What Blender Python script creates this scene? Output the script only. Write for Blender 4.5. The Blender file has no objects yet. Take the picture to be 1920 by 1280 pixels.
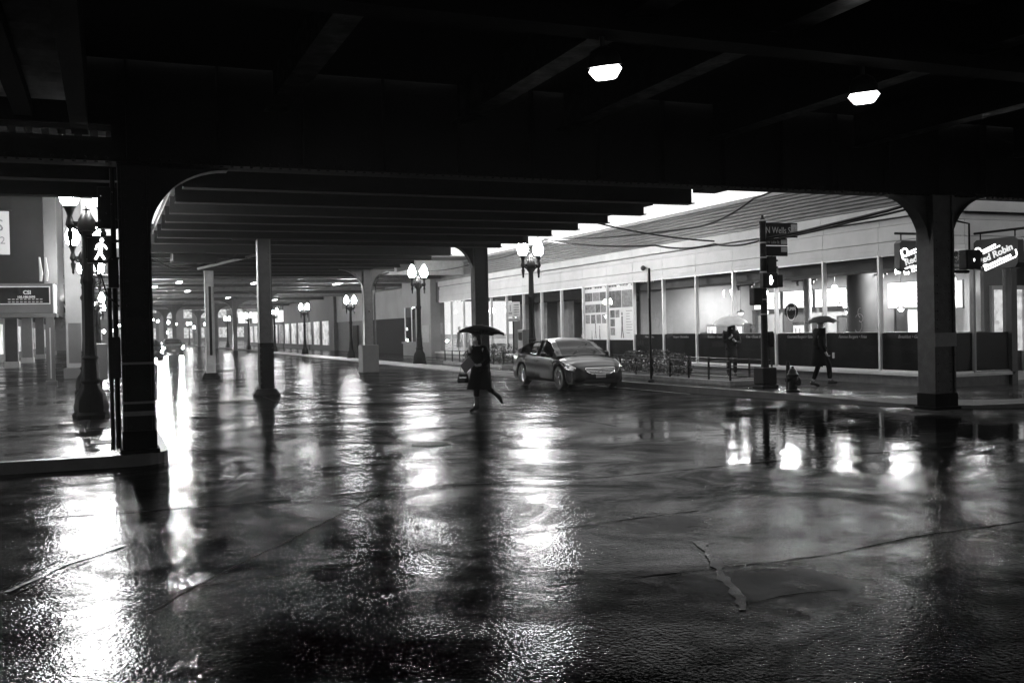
import bpy, bmesh, math, random
from mathutils import Vector, Matrix
random.seed(7)
PI=math.pi
sc=bpy.context.scene
COL=sc.collection
# ------------------------------------------------------------------ camera
YAW=math.atan(760/1867.0); PITCH=-math.radians(0.74); ROLL=math.radians(1.2); EYE=1.7
f0=Vector((math.sin(YAW)*math.cos(PITCH),math.cos(YAW)*math.cos(PITCH),math.sin(PITCH)))
r0=Vector((math.cos(YAW),-math.sin(YAW),0)); u0=r0.cross(f0)
R_=math.cos(ROLL)*r0-math.sin(ROLL)*u0; U_=math.sin(ROLL)*r0+math.cos(ROLL)*u0
cd=bpy.data.cameras.new('camera'); cam=bpy.data.objects.new('camera',cd); COL.objects.link(cam)
cd.sensor_width=36; cd.lens=1867/1920*36; cd.clip_end=2000; cd.clip_start=0.1
m=Matrix((R_,U_,-f0)).transposed().to_4x4(); m.translation=Vector((0,0,EYE)); cam.matrix_world=m
sc.camera=cam
# ------------------------------------------------------------------ world: dusk, overcast, black and white
w=bpy.data.worlds.new('World'); sc.world=w; w.use_nodes=True
nt=w.node_tree; nt.nodes.clear()
sky=nt.nodes.new('ShaderNodeTexSky'); sky.sky_type='NISHITA'; sky.sun_disc=False
sky.sun_elevation=math.radians(4); sky.sun_rotation=math.radians(200); sky.air_density=2; sky.dust_density=4
bw=nt.nodes.new('ShaderNodeRGBToBW'); bg=nt.nodes.new('ShaderNodeBackground'); bg.inputs[1].default_value=0.10
bg2=nt.nodes.new('ShaderNodeBackground'); bg2.inputs[0].default_value=(1,1,1,1); bg2.inputs[1].default_value=1.2
ad=nt.nodes.new('ShaderNodeAddShader'); wo=nt.nodes.new('ShaderNodeOutputWorld')
nt.links.new(sky.outputs[0],bw.inputs[0]); nt.links.new(bw.outputs[0],bg.inputs[0])
nt.links.new(bg.outputs[0],ad.inputs[0]); nt.links.new(bg2.outputs[0],ad.inputs[1]); nt.links.new(ad.outputs[0],wo.inputs[0])
sd=bpy.data.lights.new('sun','SUN'); sd.energy=0.12; sd.angle=math.radians(25); sd.color=(1,1,1)
so=bpy.data.objects.new('sun',sd); COL.objects.link(so); so.rotation_euler=(math.radians(50),0,math.radians(-20))
sc.view_settings.view_transform='Standard'; sc.view_settings.look='None'
sc.view_settings.exposure=0.0; sc.view_settings.gamma=1
sc.cycles.use_denoising=True; sc.cycles.max_bounces=6; sc.cycles.transparent_max_bounces=10
sc.cycles.glossy_bounces=4; sc.cycles.diffuse_bounces=3; sc.cycles.caustics_reflective=False; sc.cycles.caustics_refractive=False
sc.cycles.sample_clamp_indirect=6; sc.cycles.sample_clamp_direct=0
# ------------------------------------------------------------------ materials
def mat(name,val,rough=0.5,metal=0.0,var=0.0,vscale=3.0,bump=0.0,bscale=30.0,spec=0.5,coat=0.0,rvar=0.0):
    m=bpy.data.materials.new(name); m.use_nodes=True; n=m.node_tree.nodes; l=m.node_tree.links
    b=n['Principled BSDF']; b.inputs['Base Color'].default_value=(val,val,val,1)
    b.inputs['Roughness'].default_value=rough; b.inputs['Metallic'].default_value=metal
    b.inputs['Specular IOR Level'].default_value=spec; b.inputs['Coat Weight'].default_value=coat; b.inputs['Coat Roughness'].default_value=0.08
    if var or bump or rvar:
        tc=n.new('ShaderNodeTexCoord')
    if var or rvar:
        t=n.new('ShaderNodeTexNoise'); t.inputs['Scale'].default_value=vscale; t.inputs['Detail'].default_value=6; t.inputs['Roughness'].default_value=0.65
        l.new(tc.outputs['Object'],t.inputs['Vector'])
    if var:
        mr=n.new('ShaderNodeMapRange'); mr.inputs[1].default_value=0.3; mr.inputs[2].default_value=0.7
        mr.inputs[3].default_value=val*(1-var); mr.inputs[4].default_value=val*(1+var)
        l.new(t.outputs[0],mr.inputs[0]); l.new(mr.outputs[0],b.inputs['Base Color'])
    if rvar:
        mq=n.new('ShaderNodeMapRange'); mq.inputs[1].default_value=0.35; mq.inputs[2].default_value=0.65
        mq.inputs[3].default_value=max(0.03,rough-rvar); mq.inputs[4].default_value=min(1,rough+rvar)
        l.new(t.outputs[0],mq.inputs[0]); l.new(mq.outputs[0],b.inputs['Roughness'])
    if bump:
        t2=n.new('ShaderNodeTexNoise'); t2.inputs['Scale'].default_value=bscale; t2.inputs['Detail'].default_value=3
        l.new(tc.outputs['Object'],t2.inputs['Vector'])
        bp=n.new('ShaderNodeBump'); bp.inputs['Strength'].default_value=bump; bp.inputs['Distance'].default_value=0.01
        l.new(t2.outputs[0],bp.inputs['Height']); l.new(bp.outputs[0],b.inputs['Normal'])
    return m
def emit(name,val,strength,var=0.0,vscale=4.0):
    m=bpy.data.materials.new(name); m.use_nodes=True; n=m.node_tree.nodes; l=m.node_tree.links
    b=n['Principled BSDF']; b.inputs['Base Color'].default_value=(val,val,val,1); b.inputs['Roughness'].default_value=0.4
    b.inputs['Emission Color'].default_value=(1,1,1,1); b.inputs['Emission Strength'].default_value=strength
    if var:
        tc=n.new('ShaderNodeTexCoord'); t=n.new('ShaderNodeTexNoise'); t.inputs['Scale'].default_value=vscale; t.inputs['Detail'].default_value=5
        l.new(tc.outputs['Object'],t.inputs['Vector'])
        mr=n.new('ShaderNodeMapRange'); mr.inputs[1].default_value=0.35; mr.inputs[2].default_value=0.65
        mr.inputs[3].default_value=strength*(1-var); mr.inputs[4].default_value=strength*(1+var)
        l.new(t.outputs[0],mr.inputs[0]); l.new(mr.outputs[0],b.inputs['Emission Strength'])
    return m
def glass(name,tint=0.85,refl=1.0,rough=0.0,dirt=0.0):
    m=bpy.data.materials.new(name); m.use_nodes=True; n=m.node_tree.nodes; l=m.node_tree.links
    n.clear(); o=n.new('ShaderNodeOutputMaterial'); t=n.new('ShaderNodeBsdfTransparent'); t.inputs[0].default_value=(tint,tint,tint,1)
    g=n.new('ShaderNodeBsdfGlossy'); g.inputs['Roughness'].default_value=rough; g.inputs[0].default_value=(refl,refl,refl,1)
    lw=n.new('ShaderNodeLayerWeight'); lw.inputs[0].default_value=0.5
    pw=n.new('ShaderNodeMath'); pw.operation='POWER'; l.new(lw.outputs['Facing'],pw.inputs[0]); pw.inputs[1].default_value=5
    f=n.new('ShaderNodeMath'); f.operation='MULTIPLY_ADD'; l.new(pw.outputs[0],f.inputs[0]); f.inputs[1].default_value=.7; f.inputs[2].default_value=.018
    mx=n.new('ShaderNodeMixShader'); l.new(f.outputs[0],mx.inputs[0]); l.new(t.outputs[0],mx.inputs[1]); l.new(g.outputs[0],mx.inputs[2])
    last=mx.outputs[0]
    if dirt:
        d=n.new('ShaderNodeBsdfDiffuse'); d.inputs[0].default_value=(.5,.5,.5,1); tc=n.new('ShaderNodeTexCoord'); ns=n.new('ShaderNodeTexNoise')
        ns.inputs['Scale'].default_value=1.2; ns.inputs['Detail'].default_value=6; mp=n.new('ShaderNodeMapping'); mp.inputs['Scale'].default_value=(1,3,.5)
        l.new(tc.outputs['Object'],mp.inputs[0]); l.new(mp.outputs[0],ns.inputs['Vector'])
        mr=n.new('ShaderNodeMapRange'); mr.inputs[1].default_value=.4; mr.inputs[2].default_value=.75; mr.inputs[3].default_value=0; mr.inputs[4].default_value=dirt
        l.new(ns.outputs[0],mr.inputs[0]); m2=n.new('ShaderNodeMixShader'); l.new(mr.outputs[0],m2.inputs[0]); l.new(last,m2.inputs[1]); l.new(d.outputs[0],m2.inputs[2]); last=m2.outputs[0]
    l.new(last,o.inputs[0]); return m
def wet(name,dry,wetv,r_lo,r_hi,pud_scale,pud_lo,pud_hi,fine,fscale,rip=0.25,lows=(),reflection_spots=(),film_lo=.35,film_hi=.9,film_pud=.9):
    """wet paving: puddles (smooth) over a rough grain"""
    m=bpy.data.materials.new(name); m.use_nodes=True; n=m.node_tree.nodes; l=m.node_tree.links; b=n['Principled BSDF']
    tc=n.new('ShaderNodeTexCoord')
    def noise(s,det,rg=0.5,vec=None,dist=0.0):
        t=n.new('ShaderNodeTexNoise'); t.inputs['Scale'].default_value=s; t.inputs['Detail'].default_value=det; t.inputs['Roughness'].default_value=rg
        t.inputs['Distortion'].default_value=dist
        l.new(vec or tc.outputs['Object'],t.inputs['Vector']); return t.outputs[0]
    def mr(src,a,b_,c,d):
        q=n.new('ShaderNodeMapRange'); q.interpolation_type='SMOOTHSTEP'
        for i,v in enumerate((a,b_,c,d)): q.inputs[i+1].default_value=v
        l.new(src,q.inputs[0]); return q.outputs[0]
    def near(cx,cy,r_in,r_out,v):   # round falloff for low spots and painted reflections, centred at (cx,cy)
        d=n.new('ShaderNodeVectorMath'); d.operation='DISTANCE'; l.new(tc.outputs['Object'],d.inputs[0]); d.inputs[1].default_value=(cx,cy,0)
        return mr(d.outputs['Value'],r_in,r_out,v,0)
    def madd(a,b_,op='ADD'):
        q=n.new('ShaderNodeMath'); q.operation=op; l.new(a,q.inputs[0])
        if isinstance(b_,float): q.inputs[1].default_value=b_
        else: l.new(b_,q.inputs[1])
        return q.outputs[0]
    src=noise(pud_scale,6,0.55,dist=0.5)
    if lows:
        for a in lows: src=madd(src,near(*a))
    pud=mr(src,pud_lo,pud_hi,0,1)      # 1 = standing water
    col=mr(noise(1.7,8,0.7),0.3,0.7,dry*0.6,dry*1.4)
    mixc=n.new('ShaderNodeMix'); mixc.data_type='FLOAT'; l.new(pud,mixc.inputs[0]); l.new(col,mixc.inputs[2]); mixc.inputs[3].default_value=wetv
    l.new(mixc.outputs[0],b.inputs['Base Color'])
    r1=mr(noise(pud_scale*2.7,6,0.7),0.35,0.68,r_lo+0.4*(r_hi-r_lo),r_hi)
    mixr=n.new('ShaderNodeMix'); mixr.data_type='FLOAT'; l.new(pud,mixr.inputs[0]); l.new(r1,mixr.inputs[2]); mixr.inputs[3].default_value=r_lo
    l.new(mixr.outputs[0],b.inputs['Roughness'])
    inv=n.new('ShaderNodeMath'); inv.operation='SUBTRACT'; inv.inputs[0].default_value=1.0; l.new(pud,inv.inputs[1])
    st=n.new('ShaderNodeMath'); st.operation='MULTIPLY'; l.new(inv.outputs[0],st.inputs[0]); l.new(mr(noise(0.9,6,0.65,dist=.8),0.38,0.62,fine*0.5,fine),st.inputs[1])
    st2=n.new('ShaderNodeMath'); st2.operation='ADD'; l.new(st.outputs[0],st2.inputs[0]); st2.inputs[1].default_value=0.02
    b1=n.new('ShaderNodeBump'); b1.inputs['Distance'].default_value=0.006; l.new(st2.outputs[0],b1.inputs['Strength'])
    l.new(noise(fscale,2,0.6),b1.inputs['Height'])
    b2=n.new('ShaderNodeBump'); b2.inputs['Distance'].default_value=0.02; b2.inputs['Strength'].default_value=rip
    l.new(noise(4.5,4,0.55),b2.inputs['Height']); l.new(b1.outputs[0],b2.inputs['Normal'])
    l.new(b2.outputs[0],b.inputs['Normal'])
    if reflection_spots:  # pale matt spots: reflected light painted into the road colour
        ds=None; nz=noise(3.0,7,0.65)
        for a in reflection_spots:
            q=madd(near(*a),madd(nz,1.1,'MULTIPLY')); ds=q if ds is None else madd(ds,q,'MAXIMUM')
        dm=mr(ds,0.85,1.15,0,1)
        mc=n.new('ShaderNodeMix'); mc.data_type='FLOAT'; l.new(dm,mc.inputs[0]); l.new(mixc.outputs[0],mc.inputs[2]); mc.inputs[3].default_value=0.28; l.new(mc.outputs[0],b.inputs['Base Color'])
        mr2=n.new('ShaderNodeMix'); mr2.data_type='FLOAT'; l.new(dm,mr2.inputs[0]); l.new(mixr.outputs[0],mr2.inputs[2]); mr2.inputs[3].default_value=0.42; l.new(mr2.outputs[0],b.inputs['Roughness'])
    b.inputs['Specular IOR Level'].default_value=0.5
    # share of the surface that carries a film of water; the rest is matt aggregate
    film=mr(noise(0.55,9,0.72,dist=1.2),0.36,0.66,film_hi,film_lo)
    fm=n.new('ShaderNodeMix'); fm.data_type='FLOAT'; l.new(pud,fm.inputs[0]); l.new(film,fm.inputs[2]); fm.inputs[3].default_value=film_pud
    dif=n.new('ShaderNodeBsdfDiffuse'); l.new((mc if reflection_spots else mixc).outputs[0],dif.inputs[0]); l.new(b2.outputs[0],dif.inputs['Normal'])
    mx=n.new('ShaderNodeMixShader'); l.new(fm.outputs[0],mx.inputs[0]); l.new(dif.outputs[0],mx.inputs[1]); l.new(b.outputs[0],mx.inputs[2])
    l.new(mx.outputs[0],n['Material Output'].inputs['Surface'])
    return m
M={}
M['asphalt']=wet('wet_asphalt',0.008,0.004,0.03,0.12,0.45,0.60,0.86,1.0,33,0.17,lows=((10.8,12.6,1.5,7.5,0.33),(1.5,12.6,.5,2.0,0.14)),film_lo=.10,film_hi=.62,film_pud=.8,reflection_spots=((4.0,5.3,.2,1.1,.62),(4.35,7.5,.2,.95,.58),(6.6,5.6,.2,1.6,.35)))
M['patch']=wet('wet_concrete_patch',0.06,0.03,0.10,0.32,0.6,0.6,0.7,0.4,70,0.15)
M['walk']=wet('wet_pavement',0.035,0.015,0.05,0.24,0.7,0.50,0.62,0.7,30,0.40)
M['rim']=mat('planter_stone',0.14,0.4,var=0.4,vscale=4,bump=0.3,bscale=40)
M['kerb']=mat('kerb_stone',0.035,0.35,var=0.4,vscale=4,bump=0.3,bscale=40)
M['seam']=mat('joint_tar',0.004,0.8,bump=0.5,bscale=60,spec=0.02)
M['tar']=mat('glossy_tar',0.02,0.12,bump=0.2,bscale=20)
M['steel']=mat('painted_steel',0.006,0.5,spec=.15,var=0.5,vscale=5,bump=0.3,bscale=25,rvar=0.12)
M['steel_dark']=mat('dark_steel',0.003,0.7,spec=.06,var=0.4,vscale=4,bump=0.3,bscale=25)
M['steel_mid']=mat('grey_steel',0.045,0.45,var=0.35,vscale=4,bump=0.2,bscale=25)
M['steel_pale']=mat('pale_steel',0.22,0.5,var=0.25,vscale=3)
M['steel_worn']=mat('worn_painted_steel',0.022,0.45,spec=.3,var=0.6,vscale=5,bump=0.4,bscale=25)
M['band']=mat('reflective_band',0.10,0.4,var=0.3)
M['deck']=mat('deck_timber',0.010,0.55,var=0.6,vscale=6,bump=0.4,bscale=20)
M['board']=mat('deck_board',0.045,0.5,var=0.8,vscale=6)
M['deck_glossy']=mat('corrugated_sheet',0.6,0.38,1.0,var=0.4,vscale=3)
M['iron']=mat('black_iron',0.004,0.4,spec=.12,var=0.4,vscale=8,bump=0.15,bscale=30)
M['fascia']=mat('pale_stone_panel',0.42,0.55,var=0.12,vscale=1.3,bump=0.05)
M['joint']=mat('panel_joint',0.05,0.8)
M['rib']=mat('ribbed_metal',0.13,0.5,0.2,var=0.2,vscale=2)
M['alu']=mat('window_metal',0.60,0.4,0.3,var=0.1)
M['darkmetal']=mat('dark_frame',0.03,0.4)
M['sill']=mat('sill_stone',0.50,0.45,var=0.15)
M['basewall']=mat('base_granite',0.10,0.4,var=0.3,vscale=8)
M['glass']=glass('shop_glass',0.92,1.0,0.0,dirt=0.02)
M['film']=mat('dark_window_film',0.005,0.7,var=0.4,vscale=3,spec=0.03)
M['white']=mat('white_paint',0.75,0.5)
M['grey']=mat('grey_paint',0.25,0.5,var=0.15)
M['black']=mat('black_plastic',0.01,0.4)
M['cloth']=mat('black_cloth',0.003,0.9,spec=.04,bump=0.3,bscale=60)
M['cloth2']=mat('dark_wool',0.010,0.9,spec=.15,bump=0.3,bscale=60)
M['nylon']=mat('black_nylon',0.005,0.6,spec=.2,bump=0.15,bscale=15)
M['skin']=mat('skin',0.28,0.5)
M['hair']=mat('dark_hair',0.01,0.45)
M['leather']=mat('wet_leather',0.012,0.22)
M['paper']=mat('paper',0.35,0.7)
M['leaf']=mat('foliage',0.022,0.5,var=0.6,vscale=9)
M['soil']=mat('planter_soil',0.03,0.8,var=0.5,vscale=6,bump=0.6,bscale=20)
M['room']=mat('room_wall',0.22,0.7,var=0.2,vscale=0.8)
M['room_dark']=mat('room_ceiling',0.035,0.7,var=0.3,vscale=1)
M['room_floor']=mat('room_floor',0.18,0.25,var=0.3)
M['poster']=mat('poster_board',0.75,0.5,var=0.05)
M['ink']=mat('poster_ink',0.10,0.6,var=0.8,vscale=6)
M['ink2']=mat('poster_grey',0.22,0.6,var=0.5,vscale=9)
M['wall_pale']=mat('pale_wall',0.19,0.6,var=0.18,vscale=0.7,bump=0.1,bscale=10)
M['wall_dark']=mat('dark_wall',0.005,0.7,spec=.05,var=0.3,vscale=0.8,bump=0.2,bscale=8)
M['wall_mid']=mat('grey_wall',0.05,0.6,var=0.3,vscale=0.6,bump=0.1,bscale=8)
M['car']=mat('car_paint',0.010,0.30,0.4,coat=0.4,var=0.08,vscale=40)
M['carglass']=mat('car_glass',0.006,0.05,spec=0.25)
M['tyre']=mat('tyre_rubber',0.012,0.6,bump=0.2,bscale=40)
M['alloy']=mat('alloy_rim',0.45,0.25,0.9)
M['chrome']=mat('chrome',0.75,0.12,1.0)
M['lens']=mat('headlamp_lens',0.8,0.22,0.8)
E_GLOBE=emit('globe_glass',0.9,290)
E_FAR=emit('far_globe_glass',0.9,200)
E_CEIL=emit('luminaire_lens',0.9,7)
E_MENU=emit('menu_board_light',0.6,1.0,0.35,6)
E_PEND=emit('pendant_shade_light',0.9,9)
E_SIG=emit('signal_lit',0.9,16)
E_HAND=emit('signal_hand_lit',0.9,3)
E_NEON=emit('neon_tube',0.9,4)
E_NEON2=emit('dim_neon_tube',0.7,0.7)
E_HEAD=emit('headlamp_lit',0.9,450)
E_WIN=emit('lit_far_window',0.4,0.35,0.8,1.5)
E_DOOR=emit('lit_poster',0.5,0.6,0.4,7)
# ------------------------------------------------------------------ mesh building
class MB:
    def __init__(s): s.v=[]; s.f=[]
    def box(s,x0,y0,z0,x1,y1,z1):
        b=len(s.v)
        for z in (z0,z1):
            s.v+= [(x0,y0,z),(x1,y0,z),(x1,y1,z),(x0,y1,z)]
        s.f+=[(b,b+3,b+2,b+1),(b+4,b+5,b+6,b+7),(b,b+1,b+5,b+4),(b+1,b+2,b+6,b+5),(b+2,b+3,b+7,b+6),(b+3,b,b+4,b+7)]; return s
    def cbox(s,cx,cy,cz,sx,sy,sz,M_=None):
        b=len(s.v); s.box(-sx/2,-sy/2,-sz/2,sx/2,sy/2,sz/2)
        for i in range(b,len(s.v)):
            p=Vector(s.v[i]); 
            if M_: p=M_@p
            s.v[i]=(p.x+cx,p.y+cy,p.z+cz)
        return s
    def quad(s,*p):
        b=len(s.v); s.v+=[tuple(q) for q in p]; s.f.append(tuple(range(b,b+len(p)))); return s
    def prism(s,poly,z0,z1,fn=None):
        """poly of 2D points extruded between z0,z1; fn maps (a,b,c)->xyz"""
        fn=fn or (lambda a,b,c:(a,b,c)); n=len(poly); b=len(s.v)
        s.v+=[fn(p[0],p[1],z0) for p in poly]+[fn(p[0],p[1],z1) for p in poly]
        s.f.append(tuple(range(b+n-1,b-1,-1))); s.f.append(tuple(range(b+n,b+2*n)))
        for i in range(n): j=(i+1)%n; s.f.append((b+i,b+j,b+n+j,b+n+i))
        return s
    def lathe(s,prof,c=(0,0,0),n=20,axis='z',flute=0,fa=0.0):
        b=len(s.v); k=len(prof)
        for r,z in prof:
            for i in range(n):
                a=2*PI*i/n; rr=r*(1+fa*math.cos(flute*a)) if flute else r
                p=(rr*math.cos(a),rr*math.sin(a),z)
                if axis=='y': p=(p[0],p[2],p[1])
                if axis=='x': p=(p[2],p[0],p[1])
                s.v.append((p[0]+c[0],p[1]+c[1],p[2]+c[2]))
        for j in range(k-1):
            for i in range(n):
                i2=(i+1)%n; s.f.append((b+j*n+i,b+j*n+i2,b+(j+1)*n+i2,b+(j+1)*n+i))
        s.f.append(tuple(b+i for i in range(n-1,-1,-1))); s.f.append(tuple(b+(k-1)*n+i for i in range(n)))
        return s
    def ell(s,c,rx,ry,rz,n=16,k=10):
        return s.loft([((c[0],c[1],c[2]+rz*math.sin(t)),max(1e-3,rx*math.cos(t)),max(1e-3,ry*math.cos(t))) for t in [(-PI/2+PI*i/k) for i in range(k+1)]],n)
    def loft(s,secs,n=16,rot=0):
        """stack of horizontal ellipses: (centre, rx, ry)"""
        b=len(s.v)
        for (c,rx,ry) in secs:
            for i in range(n):
                a=2*PI*i/n; x=rx*math.cos(a); y=ry*math.sin(a)
                s.v.append((c[0]+x*math.cos(rot)-y*math.sin(rot),c[1]+x*math.sin(rot)+y*math.cos(rot),c[2]))
        k=len(secs)
        for j in range(k-1):
            for i in range(n):
                i2=(i+1)%n; s.f.append((b+j*n+i,b+j*n+i2,b+(j+1)*n+i2,b+(j+1)*n+i))
        s.f.append(tuple(b+i for i in range(n-1,-1,-1))); s.f.append(tuple(b+(k-1)*n+i for i in range(n)))
        return s
    def tube(s,pts,r,n=8,r2=None):
        pts=[Vector(p) for p in pts]; k=len(pts); b=len(s.v); up=Vector((0,0,1))
        for i,p in enumerate(pts):
            d=(pts[min(i+1,k-1)]-pts[max(i-1,0)]).normalized()
            a=d.cross(up if abs(d.z)<0.95 else Vector((1,0,0))).normalized(); c=d.cross(a)
            rr=r if r2 is None else r+(r2-r)*i/(k-1)
            for j in range(n):
                t=2*PI*j/n; q=p+a*math.cos(t)*rr+c*math.sin(t)*rr; s.v.append(tuple(q))
        for i in range(k-1):
            for j in range(n):
                j2=(j+1)%n; s.f.append((b+i*n+j,b+i*n+j2,b+(i+1)*n+j2,b+(i+1)*n+j))
        s.f.append(tuple(b+j for j in range(n-1,-1,-1))); s.f.append(tuple(b+(k-1)*n+j for j in range(n)))
        return s
    def build(s,name,m,parent=None,smooth=False,bevel=0,recalc=True):
        me=bpy.data.meshes.new(name); me.from_pydata(s.v,[],s.f); 
        if recalc:
            bm=bmesh.new(); bm.from_mesh(me); bmesh.ops.recalc_face_normals(bm,faces=bm.faces); bm.to_mesh(me); bm.free()
        o=bpy.data.objects.new(name,me); COL.objects.link(o)
        if m: me.materials.append(m)
        if parent: o.parent=parent
        if smooth:
            for p in me.polygons: p.use_smooth=True
            try: me.set_sharp_from_angle(angle=math.radians(38))
            except Exception: pass
        if bevel:
            bv=o.modifiers.new('bevel','BEVEL'); bv.width=bevel; bv.segments=2; bv.limit_method='ANGLE'
        return o
def tag(o,label=None,cat=None,group=None,kind=None):
    if label: o['label']=label
    if cat: o['category']=cat
    if group: o['group']=group
    if kind: o['kind']=kind
    return o
def thing(name,loc,label,cat,group=None,rz=0):
    o=bpy.data.objects.new(name,None); COL.objects.link(o); o.location=loc; o.rotation_euler=(0,0,rz); o.empty_display_size=0.2
    return tag(o,label,cat,group)
def dup(root,loc,label,rz=None,group=None,scale=None):
    r=root.copy(); COL.objects.link(r); r.location=loc
    if rz is not None: r.rotation_euler=(0,0,rz)
    if scale: r.scale=(scale,)*3
    r['label']=label
    if group: r['group']=group
    for ch in list(root.children):
        c=ch.copy(); COL.objects.link(c); c.parent=r
        for g in ch.children:
            d=g.copy(); COL.objects.link(d); d.parent=c
    return r
FACE_CAM=Matrix(((1,0,0),(0,0,-1),(0,1,0)))       # text reads when seen looking along +Y
FACE_ST=Matrix(((0,0,-1),(-1,0,0),(0,1,0)))       # text reads when seen looking along +X
def text(s,size,m,parent,loc,basis,name='lettering',ext=0.004,shear=0,tilt=0,align='CENTER',width=1.0,off=0.0):
    c=bpy.data.curves.new(name,'FONT'); c.body=s; c.size=size; c.extrude=ext; c.shear=shear; c.align_x=align; c.align_y='CENTER'; c.offset=off; c.resolution_u=3
    t=bpy.data.objects.new(name,c); COL.objects.link(t); bpy.context.view_layer.update()
    me=bpy.data.meshes.new_from_object(t.evaluated_get(bpy.context.evaluated_depsgraph_get())); me.name=name
    bpy.data.objects.remove(t); bpy.data.curves.remove(c)
    mw=basis.to_4x4()@Matrix.Rotation(tilt,4,'Z')@Matrix.Diagonal((width,1,1,1)); me.transform(Matrix.Translation(loc)@mw)
    me.materials.clear(); me.materials.append(m)
    o=bpy.data.objects.new(name,me); COL.objects.link(o); o.parent=parent; return o
# ================================================================== GROUND
def struct(name,mb,m,**k):
    o=mb.build(name,m,**k); o['kind']='structure'; return o
struct('road',MB().quad((-80,-60,0),(120,-60,0),(120,500,0),(-80,500,0)),M['asphalt'])
def arc(cx,cy,r,a0,a1,n=8): return [(cx+r*math.cos(math.radians(a0+(a1-a0)*i/n)),cy+r*math.sin(math.radians(a0+(a1-a0)*i/n))) for i in range(n+1)]
left=[(-60,14.35),(-2.0,14.0)]+[(0.25,13.93)]+arc(0.25,14.43,0.5,-90,0,6)[1:]+[(0.8,30),(0.8,150),(-60,150)]
right=[(13.35,260),(13.35,24),(13.5,21),(13.8,18.6),(14.1,16.6),(14.5,15.2),(15.2,14.2),(16.6,13.5),(19,13.1),(60,12.6),(60,260)]
def inset(poly,d,idx):
    out=[]
    for i,p in enumerate(poly):
        if i in idx:
            a=Vector(poly[i-1]);b=Vector(poly[(i+1)%len(poly)]); t=(b-a).normalized(); nrm=Vector((-t.y,t.x)); out.append((p[0]+nrm.x*d,p[1]+nrm.y*d))
        else: out.append(p)
    return out
li=inset(left,0.16,set(range(0,len(left)-2)))
li[0]=(-60,14.51); li[-2]=(0.64,150)
struct('pavement',MB().prism(li,-0.05,0.15),M['walk'])
def kerb(pts,inn,m,z1=0.154):
    b=MB()
    for i in range(len(pts)-1):
        p,q,r,s=pts[i],pts[i+1],inn[i+1],inn[i]; k=len(b.v)
        b.v+=[(p[0],p[1],0),(q[0],q[1],0),(r[0],r[1],0),(s[0],s[1],0),(p[0],p[1],z1),(q[0],q[1],z1),(r[0],r[1],z1),(s[0],s[1],z1)]
        b.f+=[(k,k+1,k+5,k+4),(k+4,k+5,k+6,k+7),(k+2,k+3,k+7,k+6)]
    return b
k1=[]; k2=[]
for i in range(len(left)-2):
    k1.append(left[i]); k2.append(li[i])
struct('kerb',kerb(k1[:-1]+[(0.8,150)],k2[:-1]+[(0.64,150)],M['kerb']),M['kerb'])
rr=right[:-1]; ri=[(p[0]+0.18*(1 if i<5 else 0.7),p[1]+(0 if i<4 else 0.12 if i<7 else 0.18)) for i,p in enumerate(rr)]
struct('pavement',MB().prism(ri+[(60,260)],-0.05,0.15),M['walk'])
# right kerb drops at the corner ramp
b=MB()
zt=[.154,.154,.154,.14,.10,.06,.06,.10,.154,.154]
for i in range(len(rr)-1):
    p,q,r,s=rr[i],rr[i+1],ri[i+1],ri[i]; k=len(b.v)
    b.v+=[(p[0],p[1],0),(q[0],q[1],0),(p[0],p[1],zt[i]),(q[0],q[1],zt[i+1]),(r[0],r[1],.156),(s[0],s[1],.156)]
    b.f+=[(k,k+1,k+3,k+2),(k+2,k+3,k+4,k+5)]
struct('kerb',b,M['kerb'])
# yellow/white painted line by the right kerb, old joints, patches
def strip(pts,wd,z,wob=0.02,sub=0.18):
    b=MB(); P=[]
    for i in range(len(pts)-1):
        a=Vector(pts[i]);c=Vector(pts[i+1]); n=max(1,int((c-a).length/sub))
        for j in range(n): P.append(a+(c-a)*j/n)
    P.append(Vector(pts[-1])); L=[];Rr=[]
    for i,p in enumerate(P):
        d=(P[min(i+1,len(P)-1)]-P[max(i-1,0)]).normalized(); nn=Vector((-d.y,d.x)); o=random.uniform(-wob,wob); ww=wd*random.uniform(0.35,1.5)/2
        L.append(p+nn*(o+ww)); Rr.append(p+nn*(o-ww))
    k=0
    for i in range(len(P)): b.v+=[(L[i].x,L[i].y,z),(Rr[i].x,Rr[i].y,z)]
    for i in range(len(P)-1): b.f.append((2*i,2*i+1,2*i+3,2*i+2))
    return b
sb=MB()
def add(mb,o): k=len(mb.v); mb.v+=o.v; mb.f+=[tuple(i+k for i in f) for f in o.f]
for pts,wd in (([(-3,10.5),(-0.96,10.42),(0.39,10.3),(3.34,10.38),(5.29,10.02),(7.98,10.15),(13,10.0)],0.05),
    ([(0.2,6.5),(0.55,7.09),(1.4,8.35),(2.63,10.18)],0.03),([(-2,7.4),(-0.68,7.27),(0.53,7.06),(1.54,7.15),(2.77,7.58),(5,7.8)],0.03),
    ([(3.83,40),(3.9,27),(3.85,21.93),(4.19,18.72),(4.2,14.75)],0.05),([(7.5,55),(8.2,30),(8.0,15)],0.04),
    ([(-0.71,7.58),(-0.36,8.36),(0.1,8.79)],0.02),([(-0.63,7.34),(-0.26,8.07),(0.1,8.62)],0.02),
    ([(2.6,5.98),(3.32,5.93),(3.92,5.88),(4.83,5.86),(5.87,6.05),(7.5,6.1)],0.025),([(3.48,5.05),(4.0,5.11),(4.35,5.03)],0.02),
    ([(2,13.2),(5,13.0),(9,12.6),(13,12.3)],0.04),([(6,16),(9,15.4),(12.5,15.6)],0.04)):
    add(sb,strip(pts,wd*.6,0.003,.012,.12))
struct('road_joint',sb,M['seam'],recalc=False)
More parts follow.
